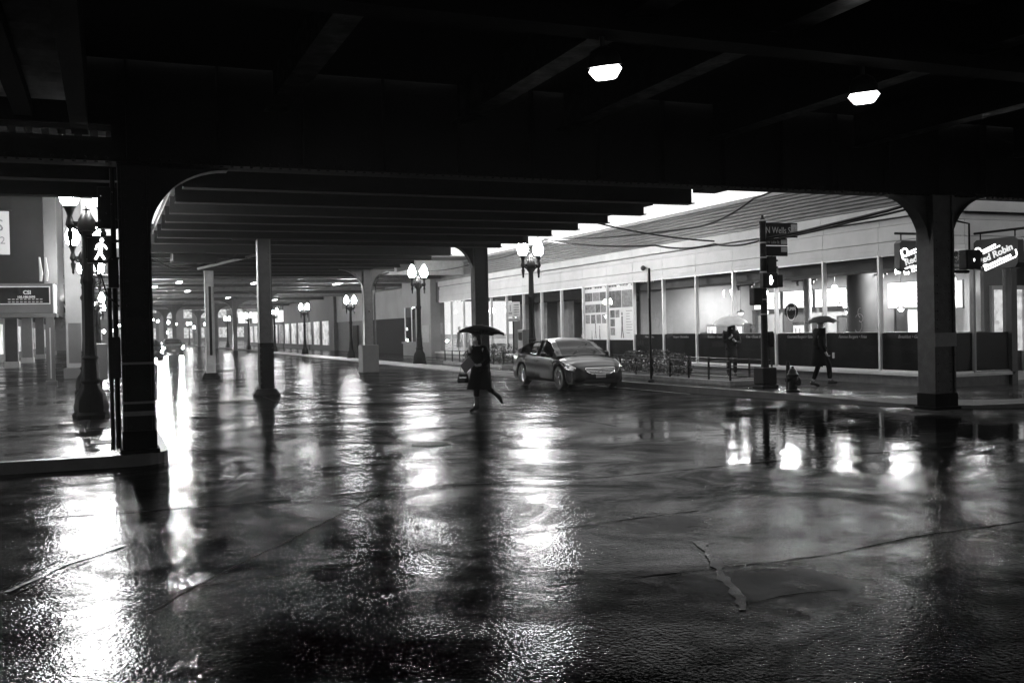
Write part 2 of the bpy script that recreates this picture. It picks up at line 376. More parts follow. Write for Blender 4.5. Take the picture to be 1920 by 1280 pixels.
tb=strip([(4.26,6.68),(4.05,6.17),(3.8,5.69),(3.63,5.24),(3.46,4.94)],0.075,0.007,0.015,0.08); add(tb,strip([(-0.67,7.46),(-0.31,8.2),(0.1,8.7)],0.05,0.008))
struct('road_tar_seal',tb,M['patch'],recalc=False)
struct('road_line',strip([(13.12,60),(13.12,25),(13.25,21)],0.08,0.006,0.005,0.5),M['rim'],recalc=False)
# utility cover and grates
def disc(name,x,y,z,r,label,cat):
    t=thing(name,(x,y,z),label,cat); b=MB().lathe([(r,0.0),(r,0.008),(r*0.97,0.012),(0.01,0.012)],n=32); b.build('frame',M['iron'],t)
    c=MB()
    for i in range(-4,5):
        hw=math.sqrt(max(0,(r*.85)**2-(i*r/5)**2)); c.box(-hw,i*r/5-0.012,0.012,hw,i*r/5+0.012,0.018)
    c.build('cover_ribs',M['iron'],t); return t
disc('manhole_cover',4.45,14.2,0.0,0.30,'round iron manhole cover in the road between the two near steel columns','manhole cover')
def grate(x,y,sx,sy,label,z=0.151):
    t=thing('drain_grate',(x,y,z),label,'grate'); f=MB(); f.box(-sx/2,-sy/2,0,sx/2,-sy/2+.04,.012).box(-sx/2,sy/2-.04,0,sx/2,sy/2,.012).box(-sx/2,-sy/2+.04,0,-sx/2+.04,sy/2-.04,.012).box(sx/2-.04,-sy/2+.04,0,sx/2,sy/2-.04,.012)
    f.build('frame',M['iron'],t); g=MB(); k=int(sy/0.09)
    for i in range(k): yy=-sy/2+.05+i*(sy-.1)/k; g.box(-sx/2+.04,yy,0.001,sx/2-.04,yy+.03,.010)
    g.build('bars',M['iron'],t)
grate(0.05,19.2,0.8,1.8,'long iron pavement grate beside the near twin lamp post')
grate(0.0,15.9,0.5,0.5,'small square drain grate in the pavement left of the near column')
# ================================================================== STEEL COLUMNS
def rivets(b,x,y0,z0,z1,step,axis='y',off=0,r=0.02):
    z=z0
    while z<z1:
        if axis=='y': b.lathe([(r,0),(r*.7,-.008),(0.002,-.011)],(x,y0,z),6,'y')
        z+=step
def steel_column(x,y,z0,top,w,d,label,bl,br,arch=(1.0,0.9),base='plate',mt='steel',band=None,guard=False,rz=0,arch_dir='x',parts=True):
    t=thing('steel_column',(x,y,z0),label,'column',rz=rz,group='steel columns of the elevated railway'); m_=M[mt]; h=top-z0
    b=MB(); fl=0.022
    b.box(-w/2,-d/2,0,-w/2+0.1*w,d/2,h).box(w/2-0.1*w,-d/2,0,w/2,d/2,h)      # side channels
    b.box(-w/2+.1*w,-d/2+.03,0,w/2-.1*w,-d/2+.05,h).box(-w/2+.1*w,d/2-.05,0,w/2-.1*w,d/2-.03,h)
    b.build('shaft',m_,t,bevel=0.006)
    if parts:
        rv=MB()
        for sx in (-w*.45,-w*.28,w*.28,w*.45):
            yy=-d/2 if abs(sx)>w*.4 else -d/2+.03
            rivets(rv,sx,yy,0.2,h-0.3,0.16)
        # lacing plates
        z=0.7
        while z<h-0.6: rv.box(-w/2+.005,-d/2-.008,z,w/2-.005,-d/2,z+.05) if False else None; z+=.6
        rv.build('rivets',m_,t)
    if base=='bell':
        MB().lathe([(w*1.05,0),(w*1.05,.05),(w*.9,.09),(w*.78,.18),(w*.74,.2)],n=20).build('base',M['steel_dark'],t,True)
    elif base=='block':
        MB().box(-w*.95,-d*1.1,0,w*.95,d*1.1,1.15).build('concrete_base',M['wall_mid'],t,bevel=0.04)
    else:
        MB().box(-w*.62,-d*.62,0,w*.62,d*.62,.06).box(-w*.54,-d*.54,.06,w*.54,d*.54,.30).build('base',M['steel_dark'],t,bevel=0.01)
    if band:
        bb=MB()
        for (za,zb) in band: bb.box(-w/2-.006,-d/2-.012,za,w/2+.006,-d/2-.004,zb)
        bb.build('band',M['band'],t)
    # curved knee brackets
    aw,ah=arch
    for sgn,on in ((-1,bl),(1,br)):
        if not on: continue
        P=[(w/2-.02,h),(w/2-.02,h-ah)]
        for i in range(0,15):
            a=PI-(PI/2)*i/14; P.append((w/2+aw+aw*math.cos(a),h-ah+ah*math.sin(a)))
        fn=(lambda a,b_,c:(sgn*a,c,b_)) if arch_dir=='x' else (lambda a,b_,c:(c,sgn*a,b_))
        k=MB(); k.prism(P,-.05,.05,fn)
        # flange following the arc
        for i in range(14):
            a=PI-(PI/2)*i/14; a2=PI-(PI/2)*(i+1)/14
            p1=(w/2+aw+aw*math.cos(a),h-ah+ah*math.sin(a)); p2=(w/2+aw+aw*math.cos(a2),h-ah+ah*math.sin(a2))
            q=[fn(p1[0],p1[1]-.012,-.13),fn(p2[0],p2[1]-.012,-.13),fn(p2[0],p2[1]-.012,.13),fn(p1[0],p1[1]-.012,.13)]
            q2=[fn(p1[0],p1[1]+.006,-.13),fn(p2[0],p2[1]+.006,-.13),fn(p2[0],p2[1]+.006,.13),fn(p1[0],p1[1]+.006,.13)]
            kk=len(k.v); k.v+=q+q2; k.f+=[(kk,kk+1,kk+2,kk+3),(kk+4,kk+5,kk+6,kk+7),(kk,kk+1,kk+5,kk+4),(kk+2,kk+3,kk+7,kk+6)]
        k.build('bracket',m_,t)
    return t
GB=3.96   # underside of the near girder
cA=steel_column(0.38,14.25,0.15,GB,0.40,0.36,'nearest riveted steel column with taped bands, left foreground at the kerb corner',0,1,(1.02,0.90),mt='steel',band=[(1.18,1.21),(0.66,0.69),(0.50,0.56)])
cB=steel_column(14.12,14.0,0.06,GB,0.50,0.42,'thick riveted steel column at the right pavement corner, arched brackets on both sides',1,1,(0.92,1.02),mt='steel_worn',band=[(1.15,1.4)])
cC=steel_column(4.03,27.8,0,4.30,0.36,0.34,'slim steel column with dark painted foot standing in the road left of centre',0,0,mt='steel_mid',base='bell',band=None)
MB().box(-.188,-.178,0.2,.188,.178,1.45).build('painted_foot',M['steel_dark'],cC)
cD=steel_column(3.80,41.0,0,4.25,0.34,0.36,'pale steel column with a flared foot, second in the left roadway row',0,0,mt='steel_pale',base='bell')
MB().box(-.05,-.3,0.9,.05,-.27,3.6).build('conduit',M['steel_dark'],cD)
cE=steel_column(10.10,40.7,0,4.28,0.36,0.36,'steel column on a concrete block with arched brackets, centre of the far roadway',1,1,(1.0,0.95),mt='steel_mid',base='block')
MB().box(-.12,-.24,2.35,.12,-.19,2.75).lathe([(.06,0),(.06,-.05),(.02,-.08)],(0.02,-.24,2.55),12,'y').build('junction_box',M['steel_mid'],cE,bevel=.01)
MB().tube([(.26,-.2,0.3),(.26,-.2,3.2),(.34,-.2,3.7),(.55,-.2,4.05),(.9,-.2,4.15)],.035).build('conduit',M['steel_mid'],cE,True)
cF=steel_column(11.35,30.6,0,4.42,0.46,0.42,'steel column behind the crossing woman, arched bracket on its left',1,0,(0.75,1.0),mt='steel')
# fittings of column A
MB().tube([(-.26,.12,0.05),(-.26,.12,3.8)],.035).tube([(-.33,.02,0.05),(-.33,.02,2.2)],.028).build('conduit',M['iron'],cA,True)
MB().box(-.36,-.1,1.0,-.21,.1,1.55).box(-.34,-.08,2.2,-.21,.1,2.6).build('control_box',M['iron'],cA,bevel=.01)
MB().tube([(-.3,-.12,2.62),(-.45,-.16,2.45),(-.36,-.16,2.1),(-.22,-.14,1.95)],.012,6).build('cable',M['iron'],cA,True)
# ================================================================== ELEVATED RAILWAY
dk=thing('elevated_railway_deck',(6,20,4.0),'dark riveted railway deck roofing the crossing on steel columns','railway deck')
def D(mb,name,m=M['steel_dark'],par=None,**k):
    mb.v=[(x-6,y-20,z-4.0) for x,y,z in mb.v]; return mb.build(name,m,par or dk,**k)
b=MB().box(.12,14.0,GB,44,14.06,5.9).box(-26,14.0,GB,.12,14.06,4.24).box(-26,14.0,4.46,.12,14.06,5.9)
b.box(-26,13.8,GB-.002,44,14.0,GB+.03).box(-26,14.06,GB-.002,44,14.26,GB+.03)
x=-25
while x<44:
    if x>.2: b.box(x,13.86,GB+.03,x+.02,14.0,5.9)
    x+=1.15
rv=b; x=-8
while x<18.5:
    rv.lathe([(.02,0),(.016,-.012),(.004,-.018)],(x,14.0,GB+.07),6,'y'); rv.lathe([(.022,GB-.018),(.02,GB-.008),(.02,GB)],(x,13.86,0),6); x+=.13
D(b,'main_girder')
# near deck over the camera; floor plate stretched beyond view to cut sky light
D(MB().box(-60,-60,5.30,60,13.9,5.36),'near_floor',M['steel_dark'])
for yy in (-9,-3,3.2,8.6):
    g=MB().box(-26,yy,4.55,44,yy+.05,5.3).box(-26,yy-.15,4.53,44,yy+.2,4.55); D(g,'cross_girder')
for xx in (2.2,4.9,6.6,9.3,12.2,16):
    D(MB().box(xx,-28,4.75,xx+.04,13.9,5.3).box(xx-.13,-28,4.73,xx+.17,13.9,4.75),'stringer',M['steel'])
# corrugated sheet above the left of the camera (ribs run across)
cg=MB(); yy=6.0; k=0; P=[]
while yy<13.2:
    P.append((yy,4.56+0.035*math.sin(k*PI/2))); yy+=.055; k+=1
for i in range(len(P)-1): cg.quad((-9,P[i][0],P[i][1]),(-.35,P[i][0],P[i][1]),(-.35,P[i+1][0],P[i+1][1]),(-9,P[i+1][0],P[i+1][1]))
D(cg,'corrugated_sheet',M['deck_glossy'],recalc=False)
D(MB().box(-.95,5,4.36,-.75,13.2,4.52).box(-.35,5,4.3,-.15,13.9,5.3),'stringer')
# far part: transverse beams with deck boards running away
def bay(x0,x1,ys,zb,dp,zd,y_end,m1,m2,nm='cross_beam'):
    for yy in ys:
        D(MB().box(x0,yy,zb,x1,yy+.04,zb+dp).box(x0,yy-.13,zb-.02,x1,yy+.17,zb),nm,m1)
    g=MB(); x=x0
    while x<x1-.1: g.box(x,ys[0]+.0,zd,min(x+.10,x1),y_end,zd+.06); x+=.21
    D(g,'deck_boards',m2)
    D(MB().box(x0,ys[0],zd+.07,x1,y_end,zd+.2),'deck_plate',M['steel_dark'])
bay(1.3,11.7,[16.1,18.35,20.4,22.2,23.9,25.6,27.7,29.5],4.30,0.34,4.66,30.7,M['steel_dark'],M['board'])
D(MB().box(1.3,14.3,4.66,11.7,16.05,4.72),'deck_plate',M['deck_glossy'])
bay(1.0,11.0,[32.4,34.6,36.8,38.8,40.85,43,45.4],4.27,0.34,4.63,47,M['steel_dark'],M['board'])
for q_ in ((3.2,27.75,4.25,11.9,27.8,4.9),(0.9,30.65,4.38,11.9,30.7,4.95),(0.9,40.75,4.22,11.3,40.8,4.9)): D(MB().box(*q_),'bent_girder',M['steel'])
bay(-16,0.95,[15.3,17.3,19.3],4.22,0.32,4.56,19.5,M['steel_dark'],M['board'])

# edge angle with drip ends (irregular right edge)
for i,(xa,ya,yb) in enumerate(((12.25,16.1,18.3),(11.95,20.4,23.0),(11.85,25.5,29.4))): D(MB().box(11.7,ya,4.52,xa,yb,4.6),'edge_walkway',M['steel_dark'])
g=MB(); y=16.2
while y<30: g.box(11.74,y,4.36,11.80,y+.05,4.5); y+=.16

# station mezzanine across the street beyond the crossing
st=thing('station_mezzanine',(8,60,4.4),'pale painted station walkway spanning the street beyond the crossing','station')
def S(mb,name,m,**k): mb.v=[(x-8,y-60,z-4.4) for x,y,z in mb.v]; return mb.build(name,m,st,**k)
S(MB().box(-4,47.3,4.55,3.4,47.45,5.6),'fascia',M['steel_pale'],bevel=.02)
S(MB().box(-4,47.5,5.35,19,130,5.42),'floor_plate',M['steel_mid'])
for i,yy in enumerate((50,54,58.5,63,68,74,80,88,96,106,118)):
    S(MB().box(-4,yy,4.62,19,yy+.12,5.35).box(-4,yy-.25,4.60,19,yy+.35,4.62),'cross_beam',M['steel_pale'] if i%2==0 else M['steel_mid'])
for xx in (1.0,4.0,7.2,10.3,14):
    S(MB().box(xx,47.6,4.75,xx+.06,130,5.35),'stringer',M['steel_mid'])
S(MB().box(2.0,33.0,4.0,3.3,33.2,4.55).box(2.0,33.2,4.1,2.1,34.5,4.5),'hanging_box',M['steel_dark'])
# diagonal pipes at the deck's far left edge
def pipe(name,pts,r,m,label,cat,sm=True,n=8):
    c=Vector(pts[0]); b=MB().tube([tuple(Vector(p)-c) for p in pts],r,n); o=b.build(name,m,None,sm); o.location=c; return tag(o,label,cat)
pipe('drain_pipe',[(3.2,38.5,4.15),(4.9,33.2,4.35)],.05,M['steel_pale'],'pale slanting drain pipe under the deck above the pale roadway column','pipe')
for i in range(3):
    P=[]
    for j in range(13):
        t=j/12; P.append((1.3+3.0*t,36-1.5*t+.2*i,4.55-(0.75-.1*i)*4*t*(1-t)*(.8+.2*math.sin(7*t+i))))
    pipe('hanging_cable',P,.03,M['steel_mid' if i else 'steel'],['lowest sagging cable of the bundle under the far left deck edge','middle sagging cable of the bundle under the far left deck edge','topmost sagging cable of the bundle under the far left deck edge'][i],'cable')
# columns further down the street
for i,(x,y) in enumerate(((6.0,100),(10.2,70),(6.0,116),(10.2,88),(6.0,134),(10.2,104),(6.0,155),(10.2,124))):
    steel_column(x,y,0,4.62,.36,.36,'%s far steel column of the %s roadway row, counted away from the crossing'%(['first','first','second','second','third','third','fourth','fourth','fifth','fifth'][i],['left','right'][i%2]),1,1,(1.3,1.1),mt='steel_mid',parts=False)
# ------------------------------------------------------------------ roof-mounted lights
def ceil_light(x,y,z,label):
    t=thing('ceiling_light',(x,y,z),label,'lamp','lights under the railway deck')
    MB().loft([((0,0,-.04),.10,.08),((0,0,-.03),.13,.10),((0,0,.05),.20,.16),((0,0,.10),.16,.12)],6).build('lens',E_CEIL,t)
    MB().loft([((0,0,.09),.185,.145),((0,0,.15),.18,.14),((0,0,.24),.14,.1),((0,0,.28),.05,.05)],12).build('housing',M['iron'],t,True)
    MB().tube([(0,0,.28),(0,0,.5)],.025).box(-.1,-.05,.5,.1,.05,.56).build('mount',M['iron'],t); t.rotation_euler=(math.radians(6),math.radians(-11),math.radians(8))
ceil_light(4.62,8.75,4.17,'glowing light under the dark deck, nearer the top centre of the photo')
ceil_light(7.92,8.85,4.17,'glowing light under the dark deck, nearer the top right of the photo')
# ================================================================== STREET LAMPS
def lamp(loc,label,far=False,scale=None):
    t=thing('street_lamp',loc,label,'street lamp','twin globe street lamps')
    MB().lathe([(.32,0),(.33,.08),(.29,.14),(.30,.22),(.26,.46),(.18,.58),(.16,.66),(.19,.72),(.15,.78),(.14,1.05),(.13,1.12),(.15,1.16),(.11,1.22)],n=24,flute=8,fa=.04).build('base',M['iron'],t,True)
    MB().lathe([(.12,1.2),(.105,1.5),(.10,2.55),(.13,2.6),(.13,2.66),(.095,2.72),(.085,3.45),(.11,3.6),(.10,3.7)],n=16,flute=8,fa=.05).build('post',M['iron'],t,True)
    a=MB().box(-.26,-.035,3.66,.26,.035,3.76).lathe([(.14,3.58),(.17,3.68),(.15,3.8),(.09,3.9),(.06,3.97),(.075,4.0),(.02,4.1)],n=12)
    for s in (-1,1):
        a.tube([(s*.08,0,3.5),(s*.15,0,3.6),(s*.24,0,3.66)],.025,6)
        a.lathe([(.015,3.28),(.035,3.32),(.03,3.38),(.05,3.47),(.06,3.55),(.035,3.6),(.05,3.64),(.085,3.7),(.06,3.8),(.045,3.86),(.06,3.92),(.09,4.0),(.13,4.05)],(s*.29,0,0),12)
    a.build('crossarm',M['iron'],t,True)
    for s in (-1,1):
        g=MB().lathe([(.10,4.05),(.155,4.13),(.18,4.24),(.17,4.34),(.13,4.45),(.08,4.54),(.045,4.60),(.02,4.64)],(s*.29,0,0),16).build('globe',E_FAR if far else E_GLOBE,t,True)
        MB().lathe([(.03,4.635),(.015,4.67),(.012,4.74)],(s*.29,0,0),8).build('finial',M['iron'],g)
    if scale: t.scale=(scale,)*3
    return t
near=lamp((-.30,20.7,.15),'big near twin lamp post with a fluted base on the left pavement corner')
G='twin globe street lamps'
dup(near,(13.62,31.6,.15),'twin lamp post rising behind the parked car')
dup(near,(13.62,45.0,.15),'twin lamp post left of the woman with the umbrella, beside the pale corner pier')
dup(near,(-.50,29.5,.15),'twin lamp post on the left pavement, second after the big near one')
dup(near,(-.45,37.5,.15),'twin lamp post on the left pavement, third after the big near one',scale=.93)
far=lamp((13.5,58.6,.15),'small twin lamp post right beside the far roadway column on its concrete block',True,.80)
for x,y,l in ((13.4,73,'small twin lamp post left of the far block-footed column, before the pale wall door'),(13.4,87,'small twin lamp post partly behind the slim dark-footed column'),(13.4,104,'fourth distant twin lamp on the right side of the street'),(13.4,123,'fifth distant twin lamp on the right side of the street'),(13.4,143,'sixth distant twin lamp on the right side of the street'),(12.5,170,'farthest twin lamp on the right side of the street'),(-.4,52,'fourth twin lamp on the left pavement, seen just left of the near column'),(-.4,68,'fifth twin lamp on the left pavement'),(8.0,150,'distant twin lamp in the roadway glare right of the headlights'),(5.5,175,'distant twin lamp in the roadway glare above the headlights')):
    dup(far,(x,y,.15),l)
# ================================================================== SHOP BUILDING (right)
FX=17.6; YC=17.2; YE=55.0
bl=thing('shop_building',(FX,36,0.15),'long pale panelled shop building with tall glazing and ribbed metal roof band','building')
def B(mb,name,m,par=None,**k): mb.v=[(x-FX,y-36,z-.15) for x,y,z in mb.v]; return mb.build(name,m,par or bl,**k)
XE=45
B(MB().box(FX+.05,YC+.05,.15,FX+.25,YE,.38).box(FX+.25,YC+.05,.15,19.7,YC+.25,.38),'base_wall',M['basewall'])
B(MB().box(FX-.05,YC-.05,.38,FX+.25,YE,.46).box(FX+.25,YC-.05,.38,19.7,YC+.25,.46),'sill',M['sill'],bevel=.008)
# fascia rows, built as separate courses with open joints
fb=MB(); jb=MB(); mods=[YC+2.05*i for i in range(0,19)]
rows=[(3.30,3.41,.00),(3.415,3.60,.02),(3.615,3.98,.02),(3.995,4.14,.06),(4.17,4.44,-.03)]
for (z0,z1,dx) in rows:
    for i in range(len(mods)-1):
        a=mods[i]; c=mods[i+1]
        fb.box(FX+dx-.03,a+.006,z0,FX+.3,c-.006,z1)
    x=FX+.31
    fb.box(FX+dx-.03,YC+dx-.03,z0,FX+.62,YC+.005,z1)
    for xx in (FX+.632,FX+2.69,FX+4.75,FX+6.81,FX+8.87,FX+10.93,FX+13,FX+15): fb.box(xx,YC+dx-.03,z0,xx+2.046,YC+.3,z1)
B(fb,'fascia',M['fascia'])
B(MB().box(FX+.1,YC+.1,3.32,FX+.2,YE,4.44).box(FX+.2,YC+.1,3.32,XE,YC+.2,4.44),'fascia_backing',M['joint'])
rb=MB(); z=4.46
while z<5.28:
    rb.prism([(0,z),(-.05,z+.02),(-.05,z+.055),(0,z+.075)],YC-.3,YE,lambda a,b_,c:(FX+.1+a,c,b_)); z+=.095
rb.box(FX+.1,YC-.3,4.44,FX+.3,YE,5.30)
B(rb,'ribbed_band',M['rib'])
rb=MB(); z=4.46
while z<5.28:
    rb.prism([(0,z),(-.05,z+.02),(-.05,z+.055),(0,z+.075)],FX+.31,XE,lambda a,b_,c:(c,YC+.1+a,b_)); z+=.095
B(rb,'ribbed_band',M['rib'])
B(MB().box(FX-.02,YC-.35,5.30,FX+.5,YE,5.40),'parapet_cap',M['grey'])
B(MB().box(FX+.3,YC+.3,4.5,XE,YE+15,4.6),'roof',M['joint'])
B(MB().box(FX+.3,YC+.3,.10,FX+9,YE,.16),'shop_floor',M['room_floor'])
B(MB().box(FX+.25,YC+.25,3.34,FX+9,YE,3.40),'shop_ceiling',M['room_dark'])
B(MB().box(FX+5.4,YC+.3,.16,FX+5.5,36,3.34).box(FX+5.4,36,.16,FX+5.5,YE,3.34),'back_wall',M['room'])
B(MB().box(FX+.4,31.75,.16,FX+5.4,31.85,3.34).box(FX+.4,44.0,.16,FX+5.4,44.1,3.34),'partition_wall',M['room'])
# windows: mullion frame > pane, film, lettering
def window_a(y0,y1,i,film=None,let=None,posterp=False):
    f=MB().box(FX-.03,y0-.03,.46,FX+.09,y0+.03,3.30).box(FX-.01,y0+.03,.46,FX+.07,y1-.03,.50).box(FX-.01,y0+.03,3.26,FX+.07,y1-.03,3.30)
    w_=B(f,'window',M['alu'])
    B(MB().quad((FX+.03,y1-.03,.5),(FX+.03,y0+.03,.5),(FX+.03,y0+.03,3.26),(FX+.03,y1-.03,3.26)),'pane',M['glass'],w_,recalc=False)
    if film:
        B(MB().box(FX+.04,y0+.032,.51,FX+.05,y1-.032,1.40),'window_film',M['film'],w_)
    if let:
        text(let,.11,M['grey'],w_,Vector((0.037,(y0+y1)/2-36,1.31-.15)),FACE_ST,ext=.002,shear=.3)
    return w_
lets=['Breakfast • Gourmet','Famous Burgers • Fries','Gourmet Burgers • Salads','Fries • Donut Shakes','Breakfast • Gourmet','Burgers • Bottomless','Fries • Shakes']
for i in range(18):
    y0=mods[i]; y1=mods[i+1]
    if y0>54: break
    window_a(y0,y1,i,film=i<7,let=lets[i] if i<7 else None)
# corner face windows
def window_b(x0,x1,last=False):
    f=MB().box(x0-.03,YC-.03,.46,x0+.03,YC+.09,3.30).box(x0+.03,YC-.01,.46,x1-.03,YC+.07,.50).box(x0+.03,YC-.01,3.26,x1-.03,YC+.07,3.30)
    w_=B(f,'window',M['alu'] if not last else M['grey'])
    B(MB().quad((x0+.03,YC+.03,.5),(x1-.03,YC+.03,.5),(x1-.03,YC+.03,3.26),(x0+.03,YC+.03,3.26)),'pane',M['glass'],w_,recalc=False)
    B(MB().box(x0+.032,YC+.04,.51,x1-.032,YC+.05,1.38),'window_film',M['film'],w_)
window_b(FX+.03,18.48); window_b(18.48,19.62,True)
B(MB().box(19.60,YC-.05,.15,19.78,YC+.2,3.3),'corner_post',M['darkmetal'])
B(MB().box(19.78,YC+.9,.15,22.2,YC+1.0,3.3),'doorway_wall',M['darkmetal'])
dd=B(MB().box(19.95,YC+.82,.17,20.02,YC+.9,2.5).box(21.0,YC+.82,.17,21.07,YC+.9,2.5).box(20.02,YC+.82,2.4,21.0,YC+.9,2.5).box(20.02,YC+.82,.17,21.0,YC+.9,.4),'door',M['alu'])
B(MB().box(20.02,YC+.87,.9,21.0,YC+.88,2.4),'lit_panel',E_DOOR,dd)
B(MB().tube([(20.1,YC+.78,.8),(20.1,YC+.78,1.3)],.02).build if False else MB().tube([(20.1,YC+.78,.8),(20.1,YC+.78,1.3)],.02),'handle',M['chrome'],dd)
B(MB().box(22.2,YC+.1,.15,XE,YC+.2,3.3),'side_wall',M['wall_mid'])
# end pier
B(MB().box(FX-.25,YE,.15,FX+.6,YE+3.1,7.0),'end_pier',M['wall_pale'],bevel=.02)
B(MB().box(FX-.27,YE+.35,1.0,FX-.25,YE+1.6,2.0),'wall_panel',M['grey'])
# posters in two bays
def poster(y0,y1,kind,label):
    t=thing('window_poster',(FX+.06,(y0+y1)/2,.15),label,'poster','posters in the shop window'); W=(y1-y0)-.09
    def R(u0,u1,z0,z1,m,nm,dx=0.0): # u from left edge as seen (0..1)
        MB().box(-.004-dx,W/2-u1*W,z0,.004,W/2-u0*W,z1).build(nm,m,t)
    R(0,1,.36,1.05,M['film'],'dark_base'); R(0,1,1.05,3.10,M['poster'],'sheet',.002)
    for k in range(9): 
        if k%4!=3: R(k/9+.01,(k+1)/9-.01,3.03,3.09,M['ink'],'header_mark',.006)
    if kind==0:
        R(.02,.34,2.55,2.88,M['ink'],'picture',.006); R(.36,.64,2.55,2.88,M['ink2'],'picture',.006); R(.66,.98,2.55,2.88,M['ink'],'picture',.006)
        R(.02,.45,2.10,2.42,M['ink2'],'picture',.006); R(.47,.68,2.10,2.42,M['ink'],'picture',.006); R(.70,.98,2.10,2.42,M['ink2'],'picture',.006)
        for k in range(4): R(.03+k*.24,.22+k*.24,1.68,2.02,M['ink'] if k==1 else M['ink2'],'picture',.006)
        fig=[(.30,1.06,.35,M['ink']),(.46,1.10,.75,M['ink2']),(.64,1.06,.55,M['ink'])]
    else:
        R(.02,.50,2.25,2.88,M['ink'],'picture',.006); R(.52,.98,2.25,2.88,M['ink2'],'picture',.006)
        for k in range(3): R(.05,.23,1.88-k*.33,2.16-k*.33,M['ink'] if k<2 else M['ink2'],'picture',.006)
        R(.26,.42,1.88,2.16,M['ink2'],'picture',.006)
        for k in range(9): R(.68,.68+random.uniform(.12,.26),2.1-k*.1,2.12-k*.1,M['ink2'],'text_line',.006)
        fig=[(.52,1.12,1.0,M['ink'])]
    for u,z,h,m in fig:
        b=MB(); c=W/2-u*W
        b.tube([(-.008,c+.09*h,z),(-.008,c+.02*h,z+.45*h),(-.008,c,z+.5*h)],.025*h+.006,6); b.tube([(-.008,c-.1*h,z),(-.008,c-.03*h,z+.25*h),(-.008,c,z+.5*h)],.025*h+.006,6)
        b.tube([(-.008,c,z+.48*h),(-.008,c,z+.8*h)],.05*h,6); b.lathe([(.01,0),(.05*h,.03*h),(.05*h,.09*h),(.01,.13*h)],(-.008,c,z+.83*h),8)
        b.v=[(max(-.012,min(-.006,x)),y,z_) for x,y,z_ in b.v]; b.build('figure',m,t)
    text('· · · · · · · ·',.10,M['ink'],t,Vector((-.008,0,2.95)),FACE_ST,'header_text',.001)
# bays with index 7 (31.55..33.6) and 8
poster(mods[7]+.0,mods[8],1,'window poster with one large walking woman figure, right one of the pair behind the car')
poster(mods[8]+.0,mods[9],0,'window poster with rows of small pictures and three small walkers, left one of the pair')
# ---- interior contents
def pendant(x,y,z,label,r=.13,grp='pendant lamps in the restaurant'):
    t=thing('pendant_lamp',(x,y,z),label,'lamp',grp)
    MB().lathe([(r,0),(r*.75,r*.45),(r*.25,r*.75),(.03,r*.9)],n=14).build('shade',M['darkmetal'],t,True)
    MB().ell((0,0,-.01),r*.62,r*.62,r*.5,12,6).build('bulb',E_PEND,t,True)
    MB().tube([(0,0,r*.9),(0,0,3.34-z)],.008,5).build('cord',M['black'],t)
pl=[(20.6,19.9,2.02,'lit pendant lamp inside, nearest the thick corner column'),(20.6,21.7,2.02,'lit pendant lamp inside, right of the man with the black umbrella'),(20.4,23.6,2.0,'lit pendant lamp inside, above the walking man'),(20.4,27.6,2.05,'lit pendant lamp inside, left of the traffic signal pole'),(20.4,29.0,2.08,'lit pendant lamp inside, second left of the signal pole'),(20.4,32.8,2.3,'lit pendant lamp inside, farthest left in the restaurant')]
for a in pl[:5]: pendant(*a)
for x,y,z,l in ((21,28.4,2.75,'round bare globe bulb high inside, left of the signal pole'),(21,24.9,2.75,'round bare globe bulb high inside, right of the signal pole'),(20.5,34.6,2.35,'big round globe lamp inside, right of the posters'),(19.8,51.5,2.7,'big white globe lamp in the far clothes shop, left one'),(19.8,49.1,2.65,'big white globe lamp in the far clothes shop, right one'),(20.0,38.5,2.15,'globe lamp inside behind the street lamp post')):
    t=thing('globe_lamp',(x,y,z),l,'lamp','globe lamps inside the shops'); r=.09 if x==21 else .17
    MB().ell((0,0,0),r,r,r,14,8).build('globe',emit('inner_globe',.9,14 if r<.1 else 7),t,True); MB().tube([(0,0,r),(0,0,3.34-z)],.01,5).build('cord',M['black'],t)
def menu(x,y0,y1,z0,z1,label,e=E_MENU):
    t=thing('menu_board',(x,(y0+y1)/2,z0),label,'menu board','lit menu boards'); h=(y1-y0)/2
    MB().box(0,-h,0,.05,h,z1-z0).build('frame',M['darkmetal'],t); MB().box(-.012,-h+.03,.03,-.001,h-.03,z1-z0-.03).build('lit_face',e,t)
    b=MB()
    for k in range(5): 
        zz=.12+k*(z1-z0-.2)/5; a=random.uniform(-h+.1,0); b.box(-.018,a,zz,-.013,a+random.uniform(.3,.8)*h,zz+.03)
    b.build('menu_print',M['grey'],t)
BX=FX+5.36
menu(BX,33.4,35.3,2.05,2.72,'lit menu board inside, farthest left') if False else None
menu(BX-.2,29.9,31.5,2.2,2.85,'lit menu board inside, leftmost of the row'); menu(BX-.2,28.1,29.75,2.2,2.85,'lit menu board inside, second from left')
menu(BX-.2,26.4,28.0,2.2,2.85,'lit menu board inside, behind the signal pole')
menu(21.9,24.2,25.6,2.1,2.75,'lit picture board inside, above the oval window emblem'); menu(21.9,21.9,23.6,2.05,2.85,'lit picture board inside, above the walking man'); menu(21.9,20.75,21.6,2.0,2.8,'lit square picture board inside, right of the walking man')
